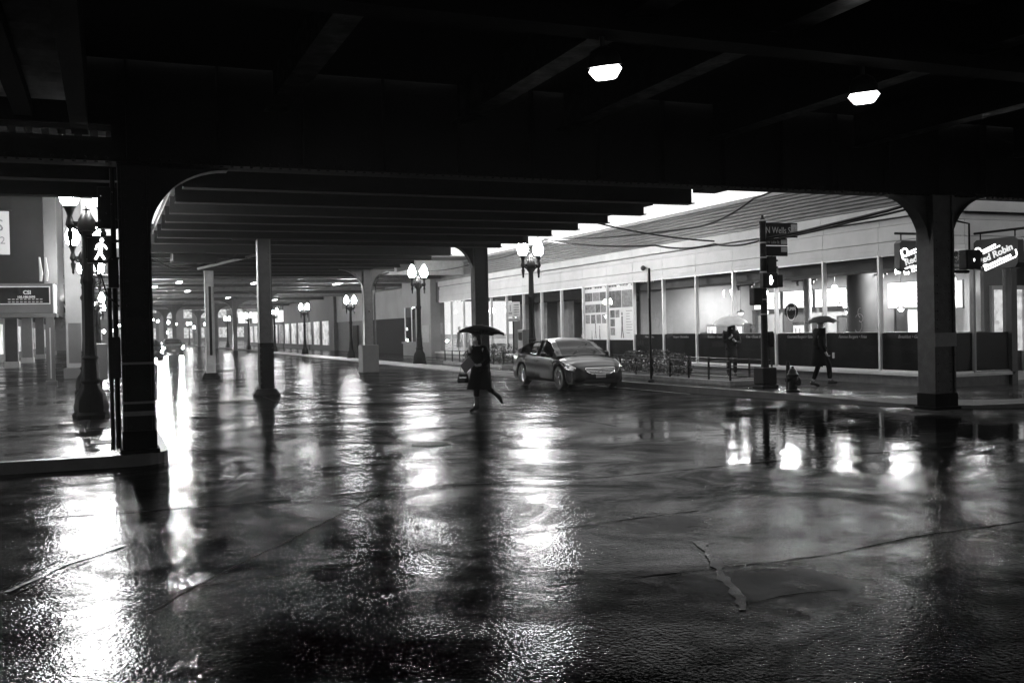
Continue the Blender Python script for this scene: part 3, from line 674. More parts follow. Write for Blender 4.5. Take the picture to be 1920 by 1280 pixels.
# bright partition walls, columns and counter
t=thing('bright_wall_panel',(21.95,22.5,.16),'bright lit wall panel inside behind the walking man','wall panel'); MB().box(0,-.75,0,.08,.35,2.4).build('panel',M['white'],t); MB().box(-.01,-.05,.1,0,-.03,2.3).build('edge_strip',M['darkmetal'],t)
t=thing('bright_wall_panel',(21.6,19.1,.16),'wide bright wall with script lettering, inside behind the corner column','wall panel'); MB().box(0,-1.6,0,.08,.75,3.15).build('panel',M['white'],t); text('Your',.8,M['grey'],t,Vector((-.012,-.2,2.55)),FACE_ST,ext=.006,shear=.2)
for x,y,r,l,mm in ((20.2,25.2,.12,'thin round pipe column inside by the oval emblem','grey'),(20.3,22.9,.42,'thick round grey column inside the restaurant','room_dark'),(20.0,32.4,.32,'round column inside left of the restaurant bays','wall_mid'),(19.6,47.2,.2,'square pale column inside near the clothes shop','white')):
    t=thing('interior_column',(x,y,.16),l,'column'); MB().lathe([(r*1.1,0),(r*1.1,.1),(r,.12),(r,3.1),(r*1.08,3.14),(r*1.08,3.18)],n=24 if r!=.2 else 4).build('shaft',M[mm],t,True)
t=thing('serving_counter',(20.9,28.0,.16),'restaurant serving counter with bright machines on it','counter')
MB().box(-.35,-4.2,0,.35,4.2,1.0).build('counter_body',M['room_dark'],t,bevel=.01); MB().box(-.4,-4.25,1.0,.4,4.25,1.05).build('counter_top',M['alu'],t)
for i,(yy,l) in enumerate(((26.2,'steel drink machine on the counter right of the signal pole'),(29.6,'bright steel coffee machine at the counter middle'),(31.2,'low steel food case at the counter left end'))):
    t=thing('counter_machine',(20.9,yy,1.21),l,'machine'); MB().box(-.25,-.35,0,.25,.35,.5).build('case',M['chrome'],t,bevel=.02); MB().box(-.26,-.28,.12,-.252,.28,.4).build('front_panel',E_MENU,t); MB().tube([(-.3,-.1,.05),(-.3,-.1,.3)],.015,5).tube([(-.3,.1,.05),(-.3,.1,.3)],.015,5).build('tap',M['darkmetal'],t)
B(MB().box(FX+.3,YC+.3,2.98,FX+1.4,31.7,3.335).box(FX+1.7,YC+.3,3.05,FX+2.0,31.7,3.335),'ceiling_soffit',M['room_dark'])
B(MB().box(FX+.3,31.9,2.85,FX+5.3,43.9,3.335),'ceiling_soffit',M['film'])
for i,(x,y,w_,z0,z1,l) in enumerate(((22.85,20.0,.9,1.2,2.6,'dark framed picture panel inside, left of the bright lettered wall'),(22.85,24.0,.7,.3,2.5,'dark inner doorway panel behind the thick column'),(22.85,26.6,.8,1.2,1.9,'dark wall panel under the lit boards right of the signal pole'),(22.85,29.3,1.2,1.25,2.05,'dark wall panel under the lit boards left of the signal pole'),(22.85,32.0,1.0,.3,2.2,'dark inner doorway at the restaurant left end'))):
    t=thing('wall_panel',(x,y,z0),l,'panel','dark panels on the restaurant back wall'); MB().box(0,-w_/2,0,.06,w_/2,z1-z0).build('board',M['wall_mid'],t); MB().box(-.02,-w_/2,0,0,-w_/2+.05,z1-z0).box(-.02,w_/2-.05,0,0,w_/2,z1-z0).box(-.02,-w_/2+.05,z1-z0-.05,0,w_/2-.05,z1-z0).box(-.02,-w_/2+.05,0,0,w_/2-.05,.05).build('frame',M['darkmetal'],t)
for i,(x,y,l) in enumerate(((19.4,18.9,'small potted plant on the ledge near the corner column'),(19.2,21.0,'small dark ornament on the ledge behind the walking man'),(19.3,26.9,'small dark ornament on the ledge left of the signal pole'))):
    t=thing('ledge_ornament',(x,y,1.42),l,'ornament'); MB().lathe([(.05,0),(.07,.1),(.06,.12)],n=12).build('pot',M['darkmetal'],t,True); MB().tube([(0,0,.12),(.01,.01,.22)],.008,5).ell((.01,.01,.25),.05,.05,.05,8,6).build('stem',M['darkmetal'],t)
B(MB().box(FX+1.3,YC+.5,1.30,FX+1.75,31.6,1.40).box(FX+1.4,YC+.5,.16,FX+1.45,31.6,1.30),'window_ledge',M['darkmetal'])
for k,yy in enumerate((19.6,22.6,25.6,28.8)):
    t=thing('ceiling_fan_rail',(20.4,yy,3.0),'thin black ceiling rail with spot heads inside, rail %s from the corner'%['one','two','three','four'][k],'spot rail'); MB().box(-.02,-.6,0,.02,.6,.04).build('rail',M['black'],t)
    for q in (-.4,.3): MB().lathe([(.05,0),(.06,-.02),(.05,-.14)],(0,q,0),10).build('spot_head',M['black'],t,True)
# office bays: curtains, table and boards
CL=mat('curtain_cloth',.30,.8,var=.25,vscale=1.5)
def curtain(y0,y1,x,label,z0=.3,z1=3.1):
    ct=MB(); n=int((y1-y0)/.05)
    for k in range(n):
        yy=k*.05; f_=lambda q:.045*math.sin(q*1.1)+.02*math.sin(q*2.7)
        ct.quad((f_(k),yy,z0),(f_(k+1),yy+.05,z0),(f_(k+1),yy+.05,z1),(f_(k),yy,z1))
    o=ct.build('curtain',CL,None,True,recalc=False); o.location=(x,y0,0); tag(o,label,'curtain','curtains in the office windows')
curtain(36.15,36.9,18.6,'narrow pale curtain at the right end of the office windows'); curtain(39.0,40.6,18.8,'pale curtain just right of the street lamp post behind the car')
curtain(41.2,42.1,18.5,'pale curtain left of the street lamp post behind the car'); curtain(42.6,43.7,19.0,'pale curtain by the parking sign')
for y0,y1,z0,z1,l in ((36.9,38.0,1.9,2.6,'lit shelf screen in the office window above the car'),(45.0,46.2,2.4,2.65,'short strip light inside behind the parking sign')):
    t=thing('lit_screen',(20.5,(y0+y1)/2,z0),l,'screen'); MB().box(0,-(y1-y0)/2,0,.05,(y1-y0)/2,z1-z0).build('lit_face',E_MENU,t); MB().box(.05,-(y1-y0)/2-.05,-.05,.1,(y1-y0)/2+.05,z1-z0+.05).build('frame',M['darkmetal'],t)
t=thing('lit_display_case',(19.0,37.2,.9),'low lit display case in the window behind the car','display'); MB().box(-.2,-.8,0,.2,.9,.9).build('case',M['grey'],t); MB().box(-.21,-.75,.5,-.202,.85,.85).build('lit_strip',E_MENU,t)
# clothes shop mannequins
def mannequin(x,y,label):
    t=thing('mannequin',(x,y,.16),label,'mannequin','mannequins in the far shop window')
    b=MB().loft([((0,0,.85),.14,.18),((0,0,1.05),.10,.13),((0,0,1.35),.12,.19),((0,0,1.45),.05,.06),((0,0,1.5),.045,.045),((0,0,1.55),.08,.07),((0,0,1.65),.09,.08),((0,0,1.74),.05,.05)],12).tube([(0,.08,.9),(0,.1,.5),(0,.1,.02)],.08,8,.04).tube([(0,-.08,.9),(-.08,-.1,.5),(-.1,-.1,.02)],.08,8,.04).tube([(0,.18,1.38),(0,.26,1.1),(-.08,.22,.85)],.045,6,.03).tube([(0,-.18,1.38),(0,-.26,1.1),(-.05,-.24,.85)],.045,6,.03)
    b.build('figure',M['white'],t,True); MB().loft([((0,0,.55),.2,.26),((0,0,.9),.15,.2),((0,0,1.05),.11,.14),((0,0,1.36),.13,.2),((0,0,1.42),.08,.12)],12).build('dress',M['grey'],t,True)
mannequin(18.6,53.6,'white dressed mannequin in the far shop window, left one'); mannequin(18.5,52.0,'white dressed mannequin in the far shop window, right one')
# room lights (ceiling fittings)
def room_light(x,y,e,label):
    t=thing('room_light',(x,y,3.26),label,'light','flush ceiling lights inside the shops'); MB().box(-.35,-.12,0,.35,.12,.06).build('fitting',M['white'],t)
    l=bpy.data.lights.new('room_light','AREA'); l.energy=e; l.size=.7; l.size_y=.25; l.shape='RECTANGLE'; o=bpy.data.objects.new('light_source',l); COL.objects.link(o); o.parent=t; o.location=(0,0,-.02)
for i,(x,y,e) in enumerate(((20.6,18.9,450),(20.6,21.8,330),(21.2,24.6,340),(21.2,27.4,360),(21.2,30.4,260),(21.0,33.8,80),(20.6,37.6,120),(20.6,41.5,110),(20.4,46.5,80),(20.4,51.5,140))):
    room_light(x,y,e,'flush ceiling light inside the shops, number %s from the street corner'%['one','two','three','four','five','six','seven','eight','nine','ten'][i])
# oval emblem in the window
t=thing('window_emblem',(FX+.055,22.72,2.02),'oval dark emblem with white lettering stuck inside the window','sign')
MB().loft([((0,0,-.004),.22,.29),((0,0,.004),.22,.29)],28).build('disc',M['film'],t); t.children[0].rotation_euler=(0,PI/2,0)
text('YUMM',.13,M['white'],t,Vector((-.012,0,.06)),FACE_ST,ext=.002,shear=.1)
rg=MB()
for k in range(24):
    a=2*PI*k/24; a2=a+PI/14
    rg.quad((-.007,.20*math.cos(a),.26*math.sin(a)),(-.007,.20*math.cos(a2),.26*math.sin(a2)),(-.007,.185*math.cos(a2),.245*math.sin(a2)),(-.007,.185*math.cos(a),.245*math.sin(a)))
rg.build('ring',M['white'],t,recalc=False)
# swirl decals on glass
def swirl(y,z,s,label):
    b=MB()
    for (cx,cz,r0_,turn,st) in ((0,0,.28,1.4,0.3),(.25,-.35,.4,.7,2.6),(-.1,.4,.35,.6,5.0)):
        P=[]
        for i in range(22): a=st+turn*2*PI*i/21*.6; r=r0_*(1-.75*i/21); P.append((0,cx+r*math.cos(a),cz+r*math.sin(a)))
        b.tube(P,.012,5)
    b.v=[(max(-.004,min(.004,x)),yy*s,zz*s) for x,yy,zz in b.v]; o=b.build('window_swirl_decal',M['grey'],None); o.location=(FX+.055,y,z); tag(o,label,'decal','swirl decals on the restaurant glass')
swirl(30.0,1.75,.9,'pale swirl decal on the leftmost restaurant window'); swirl(20.6,1.95,1.1,'pale swirl decal on the glass above the walking man'); swirl(20.0,1.75,.6,'small pale swirl decal near the walking man')
o=MB().tube([(0,0,0),(-.10,0,-.02)],.02).ell((-.16,0,-.02),.09,.09,.09,12,8).build('security_camera',M['darkmetal'],None,True); o.location=(FX+.03,30.6,3.74); tag(o,'small round dome camera on the fascia above the restaurant','camera')
# ---- neon signs
def neon(loc,basis_y,label,rz):
    t=thing('neon_sign',loc,label,'sign','neon shop signs',rz=rz)  # local: reads along +x, faces -y
    MB().prism([(0,-.27),(.0,.30),(.08,.36),(1.12,.36),(1.20,.28),(1.20,-.22),(1.12,-.32),(.1,-.32)],-.09,.09,lambda a,b_,c:(a,c,b_)).build('sign_box',M['darkmetal'],t,bevel=.01)
    MB().tube([(.12,0,.36),(.12,0,.52)],.016).tube([(1.05,0,.36),(1.05,0,.52)],.016).tube([(-.05,0,.52),(1.28,0,.52)],.028).build('bracket',M['iron'],t)
    tl=math.radians(17); z0=-.10
    def T(pts,r,m,nm):
        P=[]
        for a,c in pts: a-=.5;P.append((.58+a*math.cos(tl)-c*math.sin(tl),-z0 if False else z0,.0+a*math.sin(tl)+c*math.cos(tl)))
        MB().tube(P,r,6).build(nm,m,t,True)
    T([(.10+.085*math.cos(a/12*2*PI),.22+.085*math.sin(a/12*2*PI)) for a in range(13)],.017,E_NEON,'neon_ring')
    T([(-.0,.30),(.0,.10),(.05,.06)],.014,E_NEON,'neon_swoosh')
    T([(.06,.13),(.70,.13)],.013,E_NEON,'neon_line')
    T([(.22,.19),(.60,.20)],.02,E_NEON,'neon_line')
    text('Red Robin',.21,E_NEON2,t,Vector((.60,z0,.0)),FACE_CAM,'neon_lettering',.006,tilt=tl,off=.004,width=1.1)
    T([(.0,-.13),(.20,-.13)],.016,E_NEON,'neon_line')
    T([(.18,-.14),(.17,-.25),(1.02,-.25),(1.06,-.22),(1.06,-.10)],.015,E_NEON,'neon_box')
    text('Gourmet Burgers',.105,E_NEON,t,Vector((.68,z0,-.145)),FACE_CAM,'neon_lettering',.006,tilt=tl,off=.004,width=.95)
    return t
neon((16.38,17.35,3.12),None,'neon burger sign on a bracket, left of the corner column',0)
neon((18.42,17.05,3.12),None,'neon burger sign on a bracket, right of the corner column',-PI/2)
t=thing('lit_window_sign',(18.15,17.85,2.55),'blank glowing rectangular light sign under the left neon sign','sign'); 
MB().box(-.03,-.45,-.12,.03,.10,.12).build('lit_face',emit('lit_sign_face',.8,1.6,.1),t,bevel=.02); MB().box(-.02,-.42,.2,.02,.08,.24).build('tube',E_NEON,t)
# ================================================================== SECOND BUILDING (far right)
b2=thing('far_shop_building',(18.2,80,.15),'pale wall building beyond the shops with a dark lower band and doors','building')
def C2(mb,name,m,**k): mb.v=[(x-18.2,y-80,z-.15) for x,y,z in mb.v]; return mb.build(name,m,b2,**k)
C2(MB().box(FX-.1,58.1,.15,FX+.5,61.4,.9).box(FX-.2,58.1,.9,FX+.5,61.4,1.0),'pier_base',M['wall_pale'])
C2(MB().box(FX-.1,58.1,3.15,FX+.6,61.4,7),'pier_head',M['wall_pale'])
C2(MB().box(FX,58.2,1,FX+.06,58.3,3.15).box(FX,59.7,1,FX+.06,59.8,3.15).box(FX,61.2,1,FX+.06,61.3,3.15),'window_frame',M['alu'])
C2(MB().quad((FX+.03,58.3,1),(FX+.03,61.2,1),(FX+.03,61.2,3.15),(FX+.03,58.3,3.15)),'pane',glass('dark_glass',.35),recalc=False)
C2(MB().box(FX+.6,58.1,1,FX+.7,61.4,3.15),'curtain_wall',M['wall_mid'])
C2(MB().box(FX+.55,61.4,2.55,FX+1.2,84,8).box(FX+.3,72,2.5,FX+.55,73.2,8),'upper_wall',M['wall_pale'])
C2(MB().box(FX+.65,61.4,.15,FX+1.2,73,2.55),'lower_wall',M['wall_dark'])
C2(MB().box(FX+.65,73,.15,FX+1.2,84,2.55),'lower_wall',M['wall_mid'])
C2(MB().box(FX+.5,76.5,.15,FX+.65,78,2.2),'door',M['wall_dark'],bevel=.02); C2(MB().box(FX+.5,80,3.6,FX+.55,81.6,5.2),'louvre_window',M['wall_mid'])
C2(MB().box(FX+.3,84,.15,FX+1.2,140,9).box(FX+.2,95,.15,FX+.3,97,9).box(FX+.2,110,.15,FX+.3,112,9),'long_wall',M['wall_mid'])
g=MB()
for y in range(86,138,4): C2(MB().box(FX+.2,y,.6,FX+.29,y+2.4,2.7),'shop_window',E_WIN)
# ================================================================== LEFT SIDE
cn=thing('entrance_canopy',(-5,37,2.55),'boxy grey entrance canopy with a framed notice, left edge','canopy')
MB().box(-10,0,0,3.35,1.6,1.0).build('canopy_box',M['wall_mid'],cn,bevel=.02)
MB().box(-10,-.06,-.14,3.45,1.7,-.003).build('soffit_trim',M['darkmetal'],cn)
MB().box(3.36,-.02,.0,3.42,1.55,.98).build('white_end_panel',M['white'],cn)  # plain white panel on the canopy end
t=thing('notice_board',(-3.0,36.93,3.05),'framed dark notice board with a phone number, mounted on the grey canopy','sign')
t.location=(-2.5,36.93,3.15)
MB().box(-.75,0,-.27,.75,.05,.27).build('board',M['wall_dark'],t); MB().box(-.78,-.02,.27,.78,.03,.3).box(-.78,-.02,-.3,.78,.03,-.27).box(-.78,-.02,-.27,-.75,.03,.27).box(.75,-.02,-.27,.78,.03,.27).build('frame',M['sill'],t)
text('CSI',.17,M['sill'],t,Vector((.08,-.01,.09)),FACE_CAM,ext=.004,off=.006); text('100.188.0098',.10,M['sill'],t,Vector((.05,-.01,-.06)),FACE_CAM,ext=.004,off=.003)
text('RETAIL SPACE FOR LEASE',.075,M['sill'],t,Vector((.05,-.01,-.17)),FACE_CAM,ext=.004) if False else None
g=MB()
for k in range(2):
    for j in range(9-k*0): 
        x=-.5+.12*j; g.box(x,-.012,-.15-.09*k,x+.08,-.004,-.115-.09*k)
g.build('small_print',M['grey'],t)
t=thing('canopy_post',(-1.75,36.9,.15),'dark square post holding up the grey canopy','post'); MB().box(-.13,-.1,0,.13,.1,2.26).box(-.18,-.15,0,.18,.15,.12).build('post',M['darkmetal'],t,bevel=.01); MB().box(-.02,-.14,.2,.02,-.1,1.9).build('cable_strip',M['grey'],t)
lb=thing('left_building',(-10,44,.15),'dark building above the grey canopy with a pale column arcade','building')
def LB(mb,name,m,**k): mb.v=[(x+10,y-44,z-.15) for x,y,z in mb.v]; return mb.build(name,m,lb,**k)
LB(MB().box(-30,38.2,3.55,-1.95,38.6,18),'front_wall',M['wall_dark'])
LB(MB().box(-1.95,38.4,2.5,-1.55,44,8.5),'side_strip',M['wall_mid'])
LB(MB().box(-30,38.6,3.3,-1.95,130,3.5),'arcade_ceiling',M['wall_dark'])
LB(MB().box(-30,44,3.5,-2.2,130,9.5),'upper_storeys',M['wall_dark'])
LB(MB().box(-6.6,38.6,.15,-6.5,130,3.3),'shopfront_wall',M['wall_mid'])
g=MB()
for y in range(42,128,5): LB(MB().box(-6.5,y,.7,-6.44,y+3,2.7),'shop_window',E_WIN)
LB(MB().box(-30,44.2,3.6,-2.19,44.25,9),'sign_wall',M['wall_dark'])
for i,(x,y) in enumerate(((-4.7,44),(-4.7,59.5),(-4.7,71),(-4.7,84),(-4.7,102))):
    t=thing('arcade_column',(x,y,.15),['nearest','second','third','fourth','fifth'][i]+' pale square column of the left arcade','column','pale arcade columns')
    MB().box(-.3,-.3,.35,.3,.3,3.15).build('shaft',M['wall_mid'] if i==1 else M['wall_pale'],t,bevel=.02); MB().box(-.36,-.36,0,.36,.36,.35).build('plinth',M['sill'],t,bevel=.02)
t=thing('stone_pillar',(-1.1,41.2,.15),'tall pale stone pillar with a dark inset panel, left pavement','pillar')
MB().box(-.31,-.31,.42,.31,.31,8.8).build('shaft',M['wall_pale'],t,bevel=.015); MB().box(-.42,-.42,0,.42,.42,.42).build('plinth',M['wall_mid'],t,bevel=.02); MB().box(-.22,-.33,.6,.22,-.312,2.1).build('inset_panel',M['wall_mid'],t)
t=thing('wall_sign',(-1.5,43.8,3.0),'white on dark shop sign reading AS between canopy and pillar','sign'); MB().box(-.4,0,-.28,.45,.05,.2).build('board',M['wall_dark'],t); text('AS',.32,M['white'],t,Vector((.0,-.01,-.02)),FACE_CAM,ext=.004,off=.006)
MB().box(-.4,0,-1.0,.45,.05,-.3).build('lower_panel',M['grey'],t); MB().box(-.2,-.015,-.9,.25,-.002,-.45).build('picture',M['ink2'],t)
t=thing('hanging_banner',(-3.0,34.0,4.3),'white vertical banner at the far left edge with dark numerals','banner'); MB().box(-.6,-.01,-.02,.33,.01,1.3).build('sheet',M['paper'],t); text('SS',.5,M['ink'],t,Vector((-.05,-.02,.85)),FACE_CAM,ext=.003); text('02',.32,M['ink'],t,Vector((.06,-.02,.4)),FACE_CAM,ext=.003)
MB().tube([(-.7,0,1.32),(.4,0,1.32)],.02).build('rod',M['iron'],t)
for i in range(2):
    o=MB().loft([((0,0,0),.04,.03),((.02,0,.25),.055,.04),((-.02,0,.8),.03,.02)],8).build('furled_flag',M['paper'],None,True); o.location=(-1.98+.18*i,36.6,3.6); tag(o,['pale furled flag standing on the canopy, left one','pale furled flag standing on the canopy, right one'][i],'flag')
t=thing('newspaper_box',(-.2,34.2,.15),'dark street box behind the near lamp post on the left pavement','box'); MB().box(-.22,-.2,.2,.22,.2,1.35).build('case',M['darkmetal'],t,bevel=.03); MB().box(-.05,-.05,0,.05,.05,.2).build('foot',M['iron'],t)
# distant block closing the street
g=thing('distant_building',(6,262,0),'hazy building closing the far end of the street','building'); MB().box(-40,0,0,44,10,14).build('wall',M['wall_mid'],g); q=MB()
for i in range(16):
    for j in range(2): MB().box(-30+i*4.2,-.1,1+j*5,-28+i*4.2,-.01,3.6+j*5).build('window',E_WIN,g)
g=thing('distant_building',(-12,180,0),'pale low building beyond the left arcade','building'); MB().box(-20,-45,0,9,50,11).build('wall',M['wall_pale'],g); q=MB()
for i in range(12): MB().box(9.0,-40+i*7,1,9.06,-37+i*7,3).build('window',E_WIN,g)
# ================================================================== SIGNALS AND SIGNS
t=thing('walk_signal',(-.05,14.2,2.68),'lit pedestrian signal showing the walking man, fixed left of the near column','pedestrian signal')
MB().box(-.19,-.03,0,.17,.20,.40).build('housing',M['iron'],t,bevel=.01)
MB().box(-.20,-.13,.38,.18,-.03,.41).box(-.20,-.10,.05,-.18,-.03,.38).box(.16,-.10,.05,.18,-.03,.38).build('visor',M['iron'],t)
b=MB(); yy=-.045
b.lathe([(.002,-.005),(.028,-.005),(.028,.005),(.002,.005)],(.03,yy,.345),10,'y')
b.tube([(.02,yy,.29),(0,yy,.18)],.03,6).tube([(0,yy,.19),(.02,yy,.12),(.06,yy,.05)],.017,6).tube([(0,yy,.19),(-.03,yy,.12),(-.07,yy,.05)],.017,6).tube([(.02,yy,.30),(.07,yy,.25),(.10,yy,.21)],.014,6).tube([(.0,yy,.30),(-.05,yy,.25),(-.06,yy,.20)],.014,6)
b.build('walking_man',E_SIG,t,True); t.scale=(.85,.85,.85)
MB().box(.17,0,.05,.30,.06,.09).box(.17,0,.32,.30,.06,.36).build('mount',M['iron'],t)
t=thing('clamp_box',(-.02,14.4,3.15),'dark cable box with bright fittings above the walk signal','box'); MB().box(-.05,-.05,0,.2,.1,.55).build('case',M['iron'],t,bevel=.01)
g=MB()
for x,z in ((-.02,.1),(.06,.2),(.12,.32),(.18,.12),(.0,.42),(.14,.48)): g.lathe([(.012,0),(.012,-.03),(.004,-.04)],(x,-.05,z),6,'y')
g.build('bolts',M['chrome'],t)
sp=thing('signal_pole',(14.55,19.75,.15),'black traffic signal pole with street name signs by the planter rail','signal pole')
MB().box(-.23,-.23,0,.23,.23,.09).box(-.2,-.2,.09,.2,.2,.5).build('base',M['iron'],sp,bevel=.03)
MB().lathe([(.10,.5),(.085,.6),(.075,3.9),(.085,3.95),(.085,4.0),(.03,4.07),(.03,4.12)],n=16).build('pole',M['iron'],sp,True)
for z in (3.98,3.45,3.1,2.75,2.1,1.75): MB().lathe([(.082,z),(.088,z+.005),(.088,z+.03),(.082,z+.035)],n=16).build('clamp_band',M['steel_pale'],sp,True)
def plate(x0,x1,z0,z1,y,words,shield,nm):
    p=MB().box(x0,y,z0,x1,y+.012,z1).build('name_plate',M['wall_dark'],sp); 
    text(words,(z1-z0)*.62,M['wall_pale'],p,Vector(((x0+x1)/2-.08,y-.004,(z0+z1)/2-.01)),FACE_CAM,ext=.002,width=.82)
    MB().box(x1-.19,y-.008,z0+.03,x1-.015,y-.002,z1-.03).build('badge',M['wall_pale'],p)
    return p
p=plate(.09,1.0,3.60,3.95,-.02,'N Wells St',0,'a'); b=MB().tube([(.9,-.032,3.70),(.9,-.032,3.86)],.008,5).tube([(.86,-.032,3.78),(.94,-.032,3.78)],.008,5); b.build('badge_mark',M['ink'],p)
p=plate(.09,.76,3.42,3.585,.06,'W Lake St',0,'b'); MB().box(.09,.06,3.16,.76,.072,3.40).build('lower_plate',M['wall_dark'],sp); MB().box(.57,.052,3.26,.74,.058,3.38).build('badge',M['wall_pale'],sp)
MB().box(.06,-.12,2.70,.30,.12,3.14).lathe([(.07,0),(.07,.02)],(.3,0,2.8),8,'x').box(.28,-.1,3.02,.36,.1,3.06).box(.28,-.1,2.86,.36,.1,2.9).build('signal_head',M['iron'],sp,bevel=.03)
ph=MB().box(-.16,-.22,2.38,.26,-.06,2.74).build('walk_signal_housing',M['iron'],sp,bevel=.02)
b=MB(); yy=-.225
b.prism([(-.03,2.46),(-.04,2.60),(-.03,2.66),(0,2.69),(.03,2.67),(.04,2.60),(.03,2.46)],yy-.006,yy,lambda a,b_,c:(a+.045,c,b_)); b.tube([(.09,yy,2.52),(.115,yy,2.57)],.012,5); b.build('lit_hand',E_HAND,ph)
MB().box(.28,-.2,2.40,.42,0,2.70).build('side_signal',M['iron'],sp,bevel=.02)
MB().box(-.34,-.1,1.98,-.09,.12,2.4).build('lower_signal',M['iron'],sp,bevel=.03)
MB().box(.07,-.1,.98,.20,.08,1.35).build('push_button_box',M['iron'],sp,bevel=.01)
# signal hanging by corner column
t=thing('traffic_signal',(14.85,13.95,2.62),'dark side-facing traffic signal hung beside the corner column','traffic signal')
MB().box(-.12,-.1,0,.24,.1,.36).box(.24,-.09,.22,.3,.09,.33).box(.24,-.09,.04,.3,.09,.15).build('housing',M['iron'],t,bevel=.02); MB().ell((.05,-.11,.17),.018,.01,.03,8,6).build('lamp_glint',E_HAND,t)
MB().tube([(.05,0,.36),(.05,0,.85),(-.3,0,.9)],.02).tube([(-.35,0,-.04),(.02,0,-.04)],.03).build('mount',M['iron'],t)
# parking sign
t=thing('parking_sign',(14.15,34.6,.15),'parking regulation sign on a thin post behind the car','sign'); MB().tube([(0,0,0),(0,0,2.5)],.03,8).box(-.1,-.1,0,.1,.1,.03).build('post',M['iron'],t)
p=MB().box(-.25,-.05,1.98,.27,-.035,2.55).box(-.23,-.05,1.82,.25,-.035,1.95).build('plate',M['grey'],t); g=MB()
for k in range(5): g.box(.0,-.06,2.05+k*.09,.22,-.052,2.09+k*.09)
g.box(-.2,-.06,2.08,-.06,-.052,2.16).box(-.15,-.06,2.2,-.11,-.052,2.45).box(-.2,-.06,1.86,.2,-.052,1.91); g.build('print',M['ink'],p)
t=thing('bare_post',(13.95,24.1,.15),'thin bare dark post at the kerb in front of the posters','post'); MB().lathe([(.10,0),(.09,.05),(.035,.08),(.033,3.1),(.028,3.14)],n=10).build('pole',M['iron'],t,True); MB().box(-.05,-.02,2.3,-.035,.02,3.0).build('back_strip',M['steel_pale'],t)
t=thing('newspaper_box',(14.75,34.9,.15),'tall dark cabinet on the pavement behind the car','cabinet'); MB().box(-.2,-.25,.1,.2,.25,1.5).build('case',M['darkmetal'],t,bevel=.02); MB().box(-.16,-.2,0,.16,.2,.1).build('foot',M['iron'],t); MB().box(-.21,-.18,1.1,-.202,.18,1.4).build('door',M['wall_dark'],t)
# hydrant
t=thing('fire_hydrant',(14.15,18.2,.15),'short black fire hydrant beside the signal pole','hydrant')
MB().lathe([(.16,0),(.16,.05),(.11,.07),(.105,.34),(.13,.36),(.13,.40),(.105,.42),(.09,.48),(.05,.53),(.03,.54),(.03,.58)],n=20).build('body',M['iron'],t,True)
MB().lathe([(.05,-.18),(.055,-.15),(.04,-.14),(.04,.14),(.055,.15),(.05,.18)],(0,0,.28),12,'x').build('side_outlet',M['iron'],t,True); MB().lathe([(.07,-.2),(.07,-.17),(.05,-.16),(.05,0)],(0,0,.22),12,'y').build('front_outlet',M['iron'],t,True)
t=thing('short_bollard',(14.6,18.95,.15),'short dark post between hydrant and signal pole','bollard'); MB().lathe([(.06,0),(.05,.03),(.045,.6),(.03,.66)],n=12).build('post',M['iron'],t,True)
# planters with rails
def planter(y0,y1,x0,x1,label):
    t=thing('planter',(x0,(y0+y1)/2,.15),label,'planter','kerbside planters'); h=(y1-y0)/2; wdt=x1-x0
    MB().box(0,-h,0,.15,h,.13).box(wdt-.15,-h,0,wdt,h,.13).box(.15,-h,0,wdt-.15,-h+.15,.13).box(.15,h-.15,0,wdt-.15,h,.13).build('kerb_rim',M['rim'],t,bevel=.015)
    MB().box(.15,-h+.15,.0,wdt-.15,h-.15,.09).build('soil',M['soil'],t); return t
def rail(pts,label,hh=.48,step=1.0):
    t=thing('garden_rail',(pts[0][0],pts[0][1],.28),label,'railing','low iron rails round the planters'); o=Vector((pts[0][0],pts[0][1]))
    rb_=MB()
    for i in range(len(pts)-1):
        a=Vector(pts[i])-o; c=Vector(pts[i+1])-o; n=max(1,round((c-a).length/step))
        for z in (hh,hh*.6 if hh>.3 else hh/2,.08): rb_.tube([(a.x,a.y,z),(c.x,c.y,z)],.016,6)
        for k in range(n+1):
            if k==n and i<len(pts)-2: continue
            p=a+(c-a)*k/n; MB().box(p.x-.02,p.y-.02,-.13,p.x+.02,p.y+.02,hh+.03).box(p.x-.05,p.y-.05,-.145,p.x+.05,p.y+.05,-.12).build('post',M['iron'],t)
    rb_.build('rails',M['iron'],t)
planter(20.9,32.6,14.35,15.75,'long low planter with a pale kerb rim in front of the restaurant windows')
planter(36.2,43.6,14.3,15.7,'low planter with a pale kerb rim beyond the column, left of the woman')
rail([(14.42,32.5),(14.42,21.0),(15.68,21.0),(15.68,32.5)],'low black rail round the planter in front of the restaurant')
rail([(14.37,43.5),(14.37,36.3),(15.63,36.3),(15.63,43.5)],'low black rail round the planter left of the woman')
